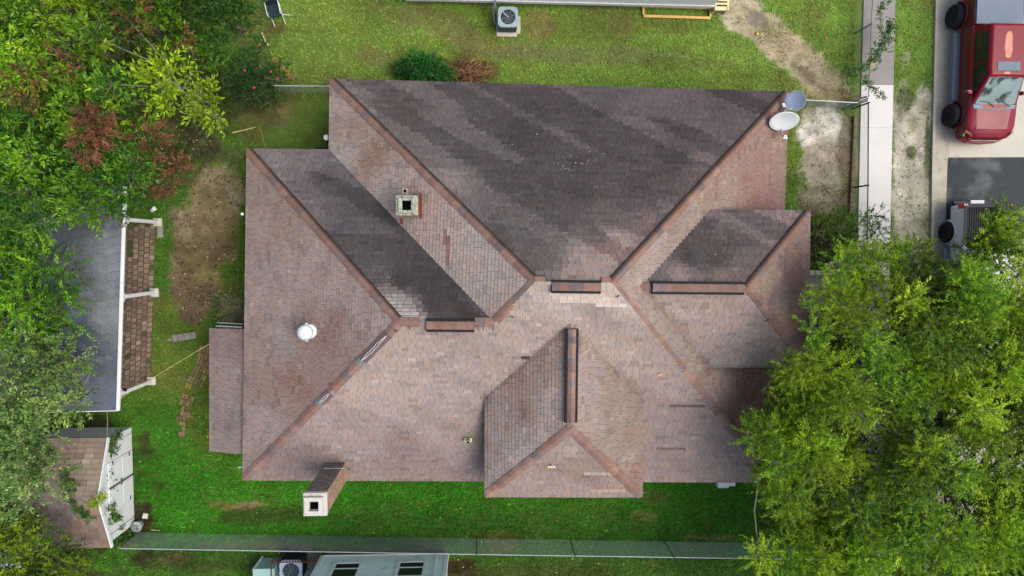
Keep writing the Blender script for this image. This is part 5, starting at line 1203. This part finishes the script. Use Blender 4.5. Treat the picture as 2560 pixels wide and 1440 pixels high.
# brick patio
def patio():
    Q = [(307, 560), (390, 560), (377, 955), (298, 985)]; base = [W(*p) for p in Q]; o = base[0]
    r = thing('paver_patio', 'worn pinkish paver patio beside the pavilion posts', 'patio', (o.x, o.y, 0))
    b = MB(); b.prism([(p.x - o.x, p.y - o.y) for p in base][::-1], -.06, .006); b.build('bedding', mat('patio_joint', C(84, 84, 52), rough=1, var=.35, scale=5), r)
    nr = 31; nc = 6
    for i in range(nr):
        for j in range(nc):
            if random.random() < .03: continue
            t0, t1 = i / nr, (i + 1) / nr; sh = (.0 if j % 2 else .5) / nr
            t0 += sh; t1 += sh
            if t1 > 1: continue
            s0, s1 = j / nc, (j + 1) / nc
            def pt(s, t):
                l = base[0].lerp(base[3], t); q = base[1].lerp(base[2], t); return l.lerp(q, s)
            g = .09
            P = [pt(s0 + (s1 - s0) * (g if k in (0, 3) else 1 - g), t0 + (t1 - t0) * (g if k in (0, 1) else 1 - g)) - o for k in range(4)]
            jx = random.uniform(-.006, .006); jy = random.uniform(-.006, .006)
            m = MB(); m.col = C(*(np.array(random.choice([(134, 114, 102), (142, 124, 110), (126, 108, 98), (150, 132, 118), (118, 104, 94)])) * random.uniform(.9, 1.08)))
            zt = .03 + random.uniform(-.006, .01)
            m.prism([(p.x + jx, p.y + jy) for p in P][::-1], -.03, zt); m.build('paver', M['paver'], r)
    wv = rng.random((260, 2)); pts = np.array([list(base[0].lerp(base[3], t).lerp(base[1].lerp(base[2], t), s) - o) for s, t in wv])
    keep = fnoise(pts[:, 0], pts[:, 1], .8, 5) > .5; pts = pts[keep]; n = len(pts)
    v, f, c = sprays(pts, unit(rng.normal(0, 1, (n, 3)) * [1, 1, .3]), np.full(n, .12), 7, .06, .022, palette([(84, 104, 44), (64, 84, 38), (110, 110, 60)], [1, 1, 1], n))
    tag(np_obj('weeds', v, f, c, M['leaf'], r), kind='stuff')
patio()
b = W(390, 735); MB_ = MB(); MB_.prism([(b.x - .12, b.y - .12), (b.x + .12, b.y - .12), (b.x + .12, b.y + .12), (b.x - .12, b.y + .12)], -.02, .04)
tag(MB_.build('stepping_stone', M['whitecon'], bevel=.01), 'small square stone beside the middle pavilion post', 'stepping stone')
b = W(400, 575); MB_ = MB(); MB_.prism([(b.x - .1, b.y - .3), (b.x + .12, b.y - .3), (b.x + .12, b.y + .25), (b.x - .1, b.y + .3)], -.02, .03)
tag(MB_.build('stepping_stone', M['sidewalk_old'], bevel=.01), 'flat grey slab at the top end of the paver patio', 'stepping stone')
# curved brick edging path
def curved_bricks():
    r = thing('curved_brick_path', 'mossy curved brick border left of the lean to roof', 'brick path', W(490, 900)); o = r.location
    path = [(518, 866), (512, 900), (500, 930), (484, 960), (470, 1000), (460, 1040), (456, 1090)]
    P = [W(*p, 0) - o for p in path]
    for row in range(5):
        for i in range(len(P) - 1):
            a, b = P[i], P[i + 1]; d = (b - a); L = d.length; d = d / L; n = Vector((-d.y, d.x, 0)); k = max(1, int(L / .19))
            for j in range(k):
                if i > 2 and random.random() < .08 * i: continue
                if row > 5.2 - i * .5: continue
                c = a + d * (L * (j + .5) / k) + n * (row * .13 - .22) + Vector((random.uniform(-.01, .01), random.uniform(-.01, .01), .01 + random.uniform(-.01, .012)))
                m = MB(); m.col = C(*random.choice([(132, 118, 84), (118, 108, 74), (134, 110, 86), (140, 132, 70), (104, 96, 70)])); m.obox(c, d * (L / k / 2 - .008), n * .055, Vector((0, 0, .03))); m.build('brick', M['paver'], r)
curved_bricks()
r = thing('old_boards', 'grey weathered boards lying in the grass by the patio', 'boards', W(458, 841)); o = r.location
for i in range(4):
    a = W(438 + i * 15, 846 - i * 2.5, .03) - o; m = MB(); m.obox(a, Vector((.11, .02, 0)), Vector((-.02, .13, 0)), Vector((0, 0, .015))); m.build('board', M['greywood'], r)
m = MB(); m.obox(W(425, 849, .03) - o, Vector((.07, .0, 0)), Vector((0, .05, 0)), Vector((0, 0, .012))); m.build('board', M['greywood'], r)
b = MB(); b.tube([W(523, 860, 2.25), W(450, 903, 2.15), W(372, 951, 2.3), W(298, 996, 2.45)], .011, 5); tag(b.build('washing_line', M['rope']), 'pale yellow cord stretched from the lean to roof to the pavilion', 'cord')
b = MB(); b.tube([W(267, 1026, 2.5), W(269, 1056, 2.3), W(267, 1090, 2.2)], .02, 6); tag(b.build('hanging_cable', M['cable']), 'short grey cable between pavilion and shed roofs', 'cable')
b = MB(); b.tube([W(581, 332, .04), W(639, 318, .05)], .018, 5, .01); tag(b.build('fallen_stick', M['palewood']), 'pale straight stick lying on the grass left of the house', 'stick')
b = MB(); b.tube([W(650, 318, .04), W(657, 345, .05), W(664, 369, .04)], .007, 4); tag(b.build('bent_twig', M['rope']), 'thin pale twig on the grass beside the straight stick', 'twig')
b = MB(); c = W(695, 292, .02); b.tube([tuple(c + Vector((.55 * math.cos(t), .42 * math.sin(t), 0))) for t in np.linspace(-2.2, 1.3, 16)], .016, 5); tag(b.build('garden_hose', M['cable']), 'dark garden hose curled on the soil below the rose bush', 'hose')

# ------------------------------------------------------------------ shed, lower left
def shed():
    ze = 1.95; zr = 2.75
    e0 = W(282, 1094, ze); ap = W(258, 1250, zr); e1 = W(266, 1368, ze)
    xf = (e0.x + e1.x) / 2; y0 = e0.y; y1 = e1.y; yr = ap.y; dep = 3.0
    r = thing('garden_shed', 'brown roofed shed with white double doors in the lower left', 'shed')
    e0 = Vector((xf, y0, ze)); e1 = Vector((xf, y1, ze)); ap = Vector((xf, yr, zr)); bk = Vector((-dep, 0, 0))
    rf = deck('roof', [[e0, ap, ap + bk, e0 + bk], [e1, ap, ap + bk, e1 + bk]], .07, r, M['felt'])
    CT['B1'] = [(240, 1120, (150, 126, 112)), (230, 1160, (170, 144, 122)), (180, 1140, (130, 110, 102)), (230, 1200, (166, 140, 120)), (170, 1200, (120, 104, 96)), (230, 1240, (162, 134, 120)), (220, 1290, (142, 120, 108)), (240, 1340, (132, 114, 100)), (160, 1270, (96, 88, 90))]
    for fc in ([e0 + bk, e0, ap, ap + bk], [e1, e1 + bk, ap + bk, ap]):
        sh = slope('B1', [fc], rf, expo=.19, matn='brownshingle', tabw=(.3, .36), lift=.02, single=False); sh.build('shingle_courses', M['brownshingle'], rf, kind='stuff')
    xw = xf - .12; w = MB()
    w.add([(xw, y0 - .12, 0), (xw, y1 + .12, 0), (xw, y1 + .12, ze), (xw, yr, zr - .06), (xw, y0 - .12, ze),
           (xw - dep + .3, y0 - .12, 0), (xw - dep + .3, y1 + .12, 0), (xw - dep + .3, y1 + .12, ze), (xw - dep + .3, yr, zr - .06), (xw - dep + .3, y0 - .12, ze)],
          [(4, 3, 2, 1, 0), (5, 6, 7, 8, 9), (0, 5, 9, 4), (1, 2, 7, 6), (2, 3, 8, 7), (3, 4, 9, 8)]); w.build('wall', M['white'], r)
    for (a, b) in ((e0, ap), (ap, e1)):
        MB().bar(a + Vector((.02, 0, -.02)), b + Vector((.02, 0, -.02)), .05, .13).build('rake_trim', M['white'], r)
    ym = (y0 + y1) / 2 + .1; 
    for (a, b) in ((ym + .02, ym + .95), (ym - .95, ym - .02)):
        d = MB(); d.box((xw, a, .06), (xw + .035, b, 1.8)); dr = d.build('door', M['white'], r, bevel=.006)
        for (za, zb) in ((.15, .85), (.95, 1.7)): MB().box((xw + .036, a + .1, za), (xw + .05, b - .1, zb)).build('panel', M['white'], dr, bevel=.006)
        MB().box((xw + .05, a - .015 if a > ym else b - .03, .05), (xw + .058, a + .0 if a > ym else b + .0, 1.82)).build('door_edge', M['blackmetal'], dr)
        for zz in (.3, 1.5): MB().box((xw + .036, b - .16 if a > ym else a, zz), (xw + .056, b if a > ym else a + .16, zz + .05)).build('hinge', M['blackmetal'], dr)
    MB().box((xw + .05, ym - .12, .95), (xw + .09, ym + .12, 1.03)).build('latch', M['brownmetal'], r)
    for (x) in (y0 - .35, y1 + .4): MB().box((xw + .001, x - .01, 0), (xw + .012, x + .01, 1.9)).build('batten', M['greywood'], r)
shed()
v = [(70, 124, 40), (54, 104, 36), (110, 150, 40), (40, 78, 32)]
def vine3(label, path, r, n, cols=v): 
    P = [W(x, y, z) for (x, y, z) in path]; base = P[0].copy(); root = thing('vine', label, 'vine', base)
    MB().tube([p - base for p in P], .012, 4, .005, cap=False).build('stem', M['stick'], root); T = np.sort(rng.random(n)) * (len(P) - 1); pts = []
    for t in T: i = min(int(t), len(P) - 2); pts.append(np.array(P[i].lerp(P[i + 1], t - i)) - np.array(base))
    O = np.array(pts) + unit(rng.normal(0, 1, (n, 3))) * (rng.random((n, 1)) * r); D = unit(rng.normal(0, 1, (n, 3)) * [1, 1, .4])
    a, f, c = sprays(O, D, np.full(n, .16), 8, .085, .055, palette(cols, [1] * len(cols), n), .25, .5); np_obj('foliage', a, f, c, M['leaf'], root)
vine3('green vine curling over the brown shed roof to its front', [(155, 1180, 2.4), (180, 1215, 2.6), (185, 1260, 2.7), (215, 1290, 2.6), (255, 1290, 2.3)], .3, 190)
vine3('vine hanging over the upper end of the white shed wall', [(300, 1080, 1.2), (285, 1100, 1.9), (284, 1125, 1.7), (280, 1140, 1.5)], .16, 70)
vine3('vine clump beside the latch of the shed doors', [(268, 1185, 1.8), (272, 1200, 1.5), (270, 1218, 1.5), (280, 1230, 1.3)], .16, 60)
vine3('lime yellow vine tip crossing the shed rake', [(225, 1260, 2.7), (245, 1250, 2.75), (258, 1240, 2.75)], .15, 60, [(160, 184, 40), (130, 160, 40)])
vine3('dark ivy mound at the lower corner of the white shed wall', [(262, 1270, 1.9), (275, 1290, 1.6), (285, 1310, 1.2), (290, 1340, .6)], .36, 260)
vine3('low leafy weeds between the shed and the fence end', [(275, 1350, .3), (300, 1362, .3), (330, 1350, .2), (320, 1330, .2)], .3, 170)
def pot(name, label, px, py, m, r_, h, soil=True, cat='flower pot'):
    p = W(px, py, 0); r = thing(name, label, cat, p)
    MB().lathe([(r_ * .7, 0), (r_, h), (r_ * 1.06, h), (r_ * 1.06, h - .03), (r_ * .92, h - .02)], (0, 0, 0), 18).build('pot', m, r)
    MB().lathe([(r_ * .9, h - .05), (r_ * .9, h - .03)], (0, 0, 0), 14).build('soil', M['darkbark'], r)
    n = 22; O = rng.normal(0, r_ * .4, (n, 3)) * [1, 1, .2] + [0, 0, h + .05]
    a, f, c = sprays(O, unit(rng.normal(0, 1, (n, 3)) + [0, 0, .8]), np.full(n, .14), 8, .05, .02, palette([(90, 120, 60), (140, 140, 110)], [1, 1], n)); np_obj('plant', a, f, c, M['leaf'], r, kind='stuff')
pot('flower_pot', 'grey enamel planter with sprigs beside the shed', 350, 1310, M['enamel'], .2, .3)
pot('flower_pot', 'orange terracotta pot beside the grey planter', 319, 1314, M['terracotta'], .15, .28)
pot('flower_pot', 'small pale pot nearest the shed wall foot', 327, 1292, M['white'], .07, .15)
b = MB(); p = W(362, 1290, .05); b.prism([(p.x - .12, p.y - .1), (p.x + .1, p.y - .12), (p.x + .13, p.y + .08), (p.x - .05, p.y + .13)], .0, .06); tag(b.build('paving_fragment', M['whitecon'], bevel=.01), 'pale broken slab piece beside the grey planter', 'slab')
b = MB(); b.tube([W(378, 1325, .05), W(400, 1326, .05)], .014, 5); tag(b.build('short_cane', M['palewood']), 'short pale cane on the grass right of the planter', 'cane')
b = MB(); p = W(14, 1405, .4)
for i in range(5): b.obox(p + Vector((random.uniform(-.4, .4), random.uniform(-.2, .2), -.2 + .08 * i)), Vector((.3, .08, .02)), Vector((-.05, .14, 0)), Vector((0, 0, .03)))
tag(b.build('scrap_pile', M['acgrey2'], bevel=.01), 'pale scrap metal heap at the bottom left corner', 'scrap')

# ------------------------------------------------------------------ folding chair under the tree, top left
def chair():
    p = W(688, 30, .3); r = thing('folding_chair', 'dark teal folding chair with white legs under the tree', 'chair', (p.x, p.y, 0), R_(12))
    s = MB(); s.obox((0, 0, .42), Vector((.23, 0, 0)), Vector((0, .22, .03)), Vector((0, 0, .012))); s.build('seat', M['chairgreen'], r)
    s = MB(); s.obox((-.02, .32, .68), Vector((.23, 0, 0)), Vector((0, .08, .25)), Vector((0, .01, 0))); s.build('backrest', M['chairgreen'], r)
    for (a, b) in (((-.24, .25, .42), (-.2, -.42, .0)), ((.24, .25, .42), (.22, -.42, .0)), ((-.25, -.2, .42), (-.26, .42, .0)), ((.25, -.2, .42), (.45, -.1, .0))):
        MB().tube([a, ((a[0] + b[0]) / 2, (a[1] + b[1]) / 2, .25), b], .016, 6).build('leg', M['white'], r)
    for x in (-.25, .25): MB().tube([(x, -.2, .6), (x, .28, .62)], .018, 6).build('armrest', M['white'], r)
chair()
b = MB(); b.tube([W(655, 82, .6), W(664, 105, .5), W(672, 114, .4)], .03, 6, .02); tag(b.build('pale_branch', M['palewood']), 'pale bare branch end hanging above the rose bush', 'branch')
# marker flags, leaf
for (x, y, m, l) in ((2050, 102, 'plainflag', 'small orange marker flag on the dry grass strip'), (1893, 85, 'yellow', 'small yellow disc lying on the dry grass strip')):
    p = W(x, y, 0); r = thing('marker_flag' if m == 'plainflag' else 'yellow_disc', l, 'flag' if m == 'plainflag' else 'disc', p)
    if m == 'plainflag':
        MB().tube([(0, 0, 0), (0, 0, .4)], .004, 4).build('wire', M['galvdull'], r); MB().add([(0, 0, .4), (.1, .03, .38), (.08, -.06, .33), (0, -.02, .31), (0, .002, .4), (.1, .032, .38), (.08, -.058, .33), (0, -.018, .31)], [(0, 1, 2, 3), (7, 6, 5, 4)]).build('flag', M[m], r)
    else: MB().lathe([(.05, .03), (.055, .05), (.04, .06)], (0, 0, 0), 12).build('disc', M[m], r)
b = MB(); p = W(2183, 158, 1.15); 
for k in range(5): a = k * 1.257; b.obox(p + Vector((math.cos(a) * .05, math.sin(a) * .05, 0)), Vector((math.cos(a) * .05, math.sin(a) * .05, 0)), Vector((-math.sin(a) * .02, math.cos(a) * .02, 0)), Vector((0, 0, .005)))
tag(b.build('vine_blossom', M['yellow']), 'single yellow star blossom on the sidewalk vine', 'flower')
b = MB(); p = W(1651, 937, 4.85); b.obox(p, Vector((.07, .01, 0)), Vector((0, .02, .005)), Vector((0, 0, .004))); b.obox(p + Vector((.03, .02, .0)), Vector((.03, .03, 0)), Vector((-.01, .01, 0)), Vector((0, 0, .004)))
tag(b.build('yellow_leaf', M['yellow']), 'single yellow leaf lying on the main roof right of the front wing', 'leaf')

# ------------------------------------------------------------------ pickups
def pickup(name, label, cx0, cz, y_axle, paint, side, bed_cover, faded, lift=0.0, tr=.40):
    """cx0: photo x of the body centre line at height cz; y_axle: photo y of the front axle"""
    q = W(cx0, y_axle, .4); c0 = W(cx0, y_axle, cz); root = thing(name, label, 'pickup truck', (c0.x, q.y + 1.95, lift), math.pi)
    def ring(y, zb, zs, zt, w, wt):
        return [(-w * .93, y, zb), (-w, y, zb + .12), (-w, y, zs - .08), (-w * .975, y, zs), (-wt, y, zt), (-wt * .5, y, zt + .025), (0, y, zt + .035), (wt * .5, y, zt + .025), (wt, y, zt), (w * .975, y, zs), (w, y, zs - .08), (w, y, zb + .12), (w * .93, y, zb)]
    st = [ring(2.98, .5, .78, .82, .66, .56), ring(2.92, .42, .92, 1.0, .84, .72), ring(2.78, .42, 1.02, 1.10, .94, .80), ring(2.5, .45, 1.1, 1.17, .99, .86), ring(2.1, .5, 1.14, 1.21, 1.0, .87), ring(1.75, .5, 1.17, 1.25, 1.0, .88), ring(1.4, .5, 1.2, 1.26, 1.0, .9), ring(-1.34, .5, 1.22, 1.26, 1.0, .9)]
    n = len(st[0]); b = MB(); V = [q for s in st for q in s]
    F = []
    for i in range(len(st) - 1):
        for j in range(n - 1): F.append((i * n + j, i * n + j + 1, (i + 1) * n + j + 1, (i + 1) * n + j))
    F = [f[::-1] for f in F]; F += [tuple(range(n)), tuple(range((len(st) - 1) * n, len(st) * n))[::-1]]
    b.add(V, F)
    body = b.build('body', [paint, side], root, smooth=True)
    for pl in body.data.polygons:
        if abs(pl.normal.x) > .6: pl.material_index = 1
    body.modifiers.new('split', 'EDGE_SPLIT').split_angle = R_(35)
    h = MB(); h.add([(-.72, 1.78, 1.268), (.72, 1.78, 1.268), (.64, 2.62, 1.18), (-.64, 2.62, 1.18), (-.80, 1.78, 1.22), (.80, 1.78, 1.22), (.70, 2.80, 1.09), (-.70, 2.80, 1.09)], [(0, 3, 2, 1), (0, 1, 5, 4), (1, 2, 6, 5), (2, 3, 7, 6), (3, 0, 4, 7)]); h.build('hood', paint, root, bevel=.03)
    B0, B1 = -1.36, -3.05
    for sg in (-1, 1):
        m = MB(); m.box((.86 if sg > 0 else -1.0, B1 + .05, .5), (1.0 if sg > 0 else -.86, B0, 1.3)); w = m.build('bed_side', side if bed_cover else paint, root, bevel=.06)
        MB().box((sg * .925 - .055, B1 + .07, 1.301), (sg * .925 + .055, B0 - .05, 1.325)).build('bed_rail', M['bedliner'], w)
    MB().box((-.859, B1, .55), (.859, B1 + .1, 1.26)).build('tailgate', paint, root, bevel=.03)
    MB().box((-.80, B1 - .005, 1.262), (.80, B1 + .105, 1.285)).build('tailgate_cap', M['bedliner'], root)
    MB().box((-.97, B1 - .16, .45), (.97, B1 - .01, .66)).build('rear_bumper', M['blackmetal'], root, bevel=.03); MB().box((-.28, B1 - .18, .64), (.28, B1 - .02, .69)).build('bumper_step', M['white'], root, bevel=.01)
    MB().box((-.858, B1 + .101, .62), (.858, B0 - .03, .72)).build('bed_floor', M['bedliner'], root)
    for i in range(18):
        x = -.8 + i * 1.6 / 17; MB().box((x - .018, B1 + .11, .72), (x + .018, B0 - .04, .74)).build('floor_rib', M['tyre'], root)
    MB().box((-.85, B0 - .03, .72), (.85, B0, 1.3)).build('bed_front', M['bedliner'], root)
    if bed_cover: MB().box((-.93, B1 + .02, 1.327), (.93, B0 + .0, 1.37)).build('tonneau_cover', M['tonneau'], root, bevel=.015)
    for sg in (-1, 1): MB().box((sg * .955 - .045, B1 - .01, .95), (sg * .955 + .05, B1 + .2, 1.306)).build('tail_light', M['redlens'], root, bevel=.02)
    c = MB(); lo = [(-.9, 1.72), (.9, 1.72), (.93, .9), (.92, -1.33), (-.92, -1.33), (-.93, .9)]; hi = [(-.70, .74), (.70, .74), (.74, .45), (.72, -1.22), (-.72, -1.22), (-.74, .45)]
    V = [(x, y, 1.24) for x, y in lo] + [(x, y, 1.86) for x, y in hi] + [(x * .9, y * .95 - .01, 1.925) for x, y in hi]
    c.add(V, [(i, (i + 1) % 6, 6 + (i + 1) % 6, 6 + i)[::-1] for i in range(6)] + [(6 + i, 6 + (i + 1) % 6, 12 + (i + 1) % 6, 12 + i)[::-1] for i in range(6)] + [tuple(range(12, 18))[::-1]]); c.build('cab', paint, root, bevel=.07)
    def panel(name, pts, m, out, par=root):
        P = [Vector(q) for q in pts]; nn = (P[1] - P[0]).cross(P[2] - P[0]).normalized(); nn = nn if nn.dot(Vector(out)) > 0 else -nn
        k = len(P); b = MB(); b.add([q + nn * .014 for q in P] + [q - nn * .01 for q in P], [tuple(range(k)), tuple(range(k, 2 * k))[::-1]] + [(i, (i + 1) % k, k + (i + 1) % k, k + i) for i in range(k)]); return b.build(name, m, par)
    ws = lambda x, y: (x, y, 1.24 + (1.72 - y) * .62 / .98)
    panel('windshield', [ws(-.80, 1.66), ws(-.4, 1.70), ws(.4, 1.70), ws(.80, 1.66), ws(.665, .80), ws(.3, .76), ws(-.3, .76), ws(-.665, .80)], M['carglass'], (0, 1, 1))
    for sg in (-1, 1):
        L = lambda z: sg * (.932 - (z - 1.24) * .325)
        panel('side_window', [(L(1.30), 1.42, 1.30), (L(1.30), .22, 1.30), (L(1.8), .22, 1.80), (L(1.8), .62, 1.80)], M['sideglass'], (sg, 0, .3))
        panel('side_window', [(L(1.31), .16, 1.31), (L(1.31), -1.0, 1.31), (L(1.8), -.96, 1.80), (L(1.8), .16, 1.80)], M['sideglass'], (sg, 0, .3))
        mr = MB(); mr.box((1.0 if sg > 0 else -1.19, 1.2, 1.16), (1.19 if sg > 0 else -1.0, 1.32, 1.42)); mo = mr.build('mirror', paint, root, bevel=.03)
        MB().box((sg * 1.1 - .08, 1.185, 1.2), (sg * 1.1 + .08, 1.198, 1.38)).build('mirror_glass', M['galv'], mo)
        MB().box((sg * 1.06 - .075, -1.3, .40), (sg * 1.06 + .075, 1.35, .45)).build('running_board', M['greyplastic'], root, bevel=.015)
        for yy in (.45, -.72): MB().box((sg * 1.003 - .015, yy - .1, 1.06), (sg * 1.003 + .02, yy + .06, 1.10)).build('door_handle', side, root, bevel=.008)
        for yy in (1.45, .18, -1.2): MB().box((sg * 1.0 - .003, yy - .006, .56), (sg * 1.0 + .004, yy + .006, 1.16)).build('door_seam', M['black'], root)
        hl = MB(); hl.add([(sg * .62, 2.93, .80), (sg * .90, 2.78, .80), (sg * .92, 2.70, 1.045), (sg * .78, 2.80, 1.07), (sg * .58, 2.98, .80), (sg * .955, 2.80, .82), (sg * .965, 2.62, 1.07), (sg * .74, 2.80, 1.10)], [(4, 5, 6, 7), (0, 3, 2, 1), (0, 1, 5, 4), (1, 2, 6, 5), (2, 3, 7, 6), (3, 0, 4, 7)]); hl.v = [(x * 1.03, y + .03, z + .05) for x, y, z in hl.v]; hl.build('headlight', M['lens'], root, bevel=.01)
        for yy in (1.95, -1.95):
            k_ = tr / .40; cx = sg * (.98 + (tr - .4) * 1.6); prof = [(.2, -.13), (.36 * k_, -.14), (.39 * k_, -.10), (tr, 0), (.39 * k_, .10), (.36 * k_, .14), (.24 * k_, .12)]
            wl2 = MB(); wl2.lathe([(r_, h_ * sg) for r_, h_ in prof][::-1], (cx + sg * .03, yy, tr - lift), 26, (1, 0, 0)); wh = wl2.build('wheel', M['tyre'], root)
            zc = tr - lift; rm = MB(); rm.lathe([(.25, 0), (.25, .02)], (cx + sg * .1, yy, zc), 20, (1, 0, 0))
            for k in range(6): a = k * math.pi / 3; rm.bar((cx + sg * .145, yy, zc), (cx + sg * .15, yy + math.cos(a) * .24, zc + math.sin(a) * .24), .05, .02, up=(1, 0, 0))
            rm.lathe([(.06, 0), (.05, .03)], (cx + sg * .15, yy, zc), 12, (1, 0, 0)); rm.build('rim', M['rim'], wh)
            ar = MB(); pts = [(sg * 1.01, yy + (.47 * k_) * math.cos(t), .42 + (.45 * k_) * math.sin(t)) for t in np.linspace(-.05, math.pi + .05, 14)]; ar.tube(pts, .04, 5); ar.build('wheel_arch', side, root)
            MB().lathe([(.45 * k_, 0), (.45 * k_, .02)], (sg * 1.0 - .01, yy, .42), 22, (1, 0, 0)).build('wheel_well', M['black'], root)
    cw = MB(); cw.add([(-.86, 1.70, 1.276), (.86, 1.70, 1.276), (.82, 1.84, 1.262), (0, 1.92, 1.292), (-.82, 1.84, 1.262), (-.86, 1.70, 1.25), (.86, 1.70, 1.25), (.82, 1.84, 1.23), (0, 1.92, 1.25), (-.82, 1.84, 1.23)], [(0, 4, 3, 2, 1)[::-1], (1, 2, 7, 6), (2, 3, 8, 7), (3, 4, 9, 8)]); cw.build('cowl', M['greyplastic'], root)
    for x in (-.6, .05): w = MB(); w.tube([(x, 1.78, 1.31), (x + .25, 1.62, 1.34), (x + .6, 1.58, 1.36)], .012, 5); w.build('wiper', M['black'], root)
    gm = MB(); gm.box((-.56, 2.86, .62), (.56, 3.0, .88)); g = gm.build('grille', M['black'], root, bevel=.02)
    for z in (.70, .78): MB().box((-.54, 3.001, z), (.54, 3.012, z + .03)).build('grille_bar', M['galv'], g)
    MB().lathe([(.06, 0), (.055, .012)], (0, 3.0, .80), 16, (0, 1, .2)).build('badge', M['galv'], g)
    bmp = MB()
    P = [(-1.0, 2.62), (-.92, 2.92), (-.6, 3.07), (0, 3.12), (.6, 3.07), (.92, 2.92), (1.0, 2.62), (.9, 2.55), (-.9, 2.55)]; bmp.prism(P[::-1], .42, .64); bmp.build('front_bumper', paint, root, bevel=.04)
    if faded:
        MB().box((-.44, .22, 1.927), (.44, .56, 1.938)).build('sunroof', M['tonneau'], root, bevel=.02)
        for (cx, cy, rx, ry, nm) in ((0.04, -.42, .15, .50, 0), (.05, .64, .13, .05, 1)):
            pe = MB(); N = 30; sg_ = lambda q: math.copysign(abs(q) ** .55, q); V = [(cx + rx * sg_(math.cos(t)) * (1 + .32 * noise.noise(Vector((math.cos(t) * 1.7 + nm, math.sin(t) * 2.7, 3)))), cy + ry * math.sin(t) * (1 + .15 * noise.noise(Vector((math.cos(t) * 2, math.sin(t) * 2, 9 + nm)))), 1.9285) for t in np.linspace(0, 2 * math.pi, N, endpoint=False)]
            V2 = [(x, y, z - .003) for x, y, z in V]; pe.add(V + V2, [tuple(range(N)), tuple(range(N, 2 * N))[::-1]] + [(i, N + i, N + (i + 1) % N, (i + 1) % N) for i in range(N)]); pe.build('peeled_paint', M['peel'], root)
    return root
rd = pickup('pickup_truck', 'dark red pickup with peeled roof paint parked at the kerb', 2479, 1.2, 290, M['redpaint'], M['redside'], True, True, lift=.06, tr=.46)
wt = pickup('pickup_truck', 'white pickup with an empty black bed half under the big tree', 2459, 1.3, 818, M['whitepaint'], M['whitepaint'], False, False)

print('objects', len(bpy.data.objects), 'tris', sum(len(m.loops) - 2 * len(m.polygons) for m in bpy.data.meshes))
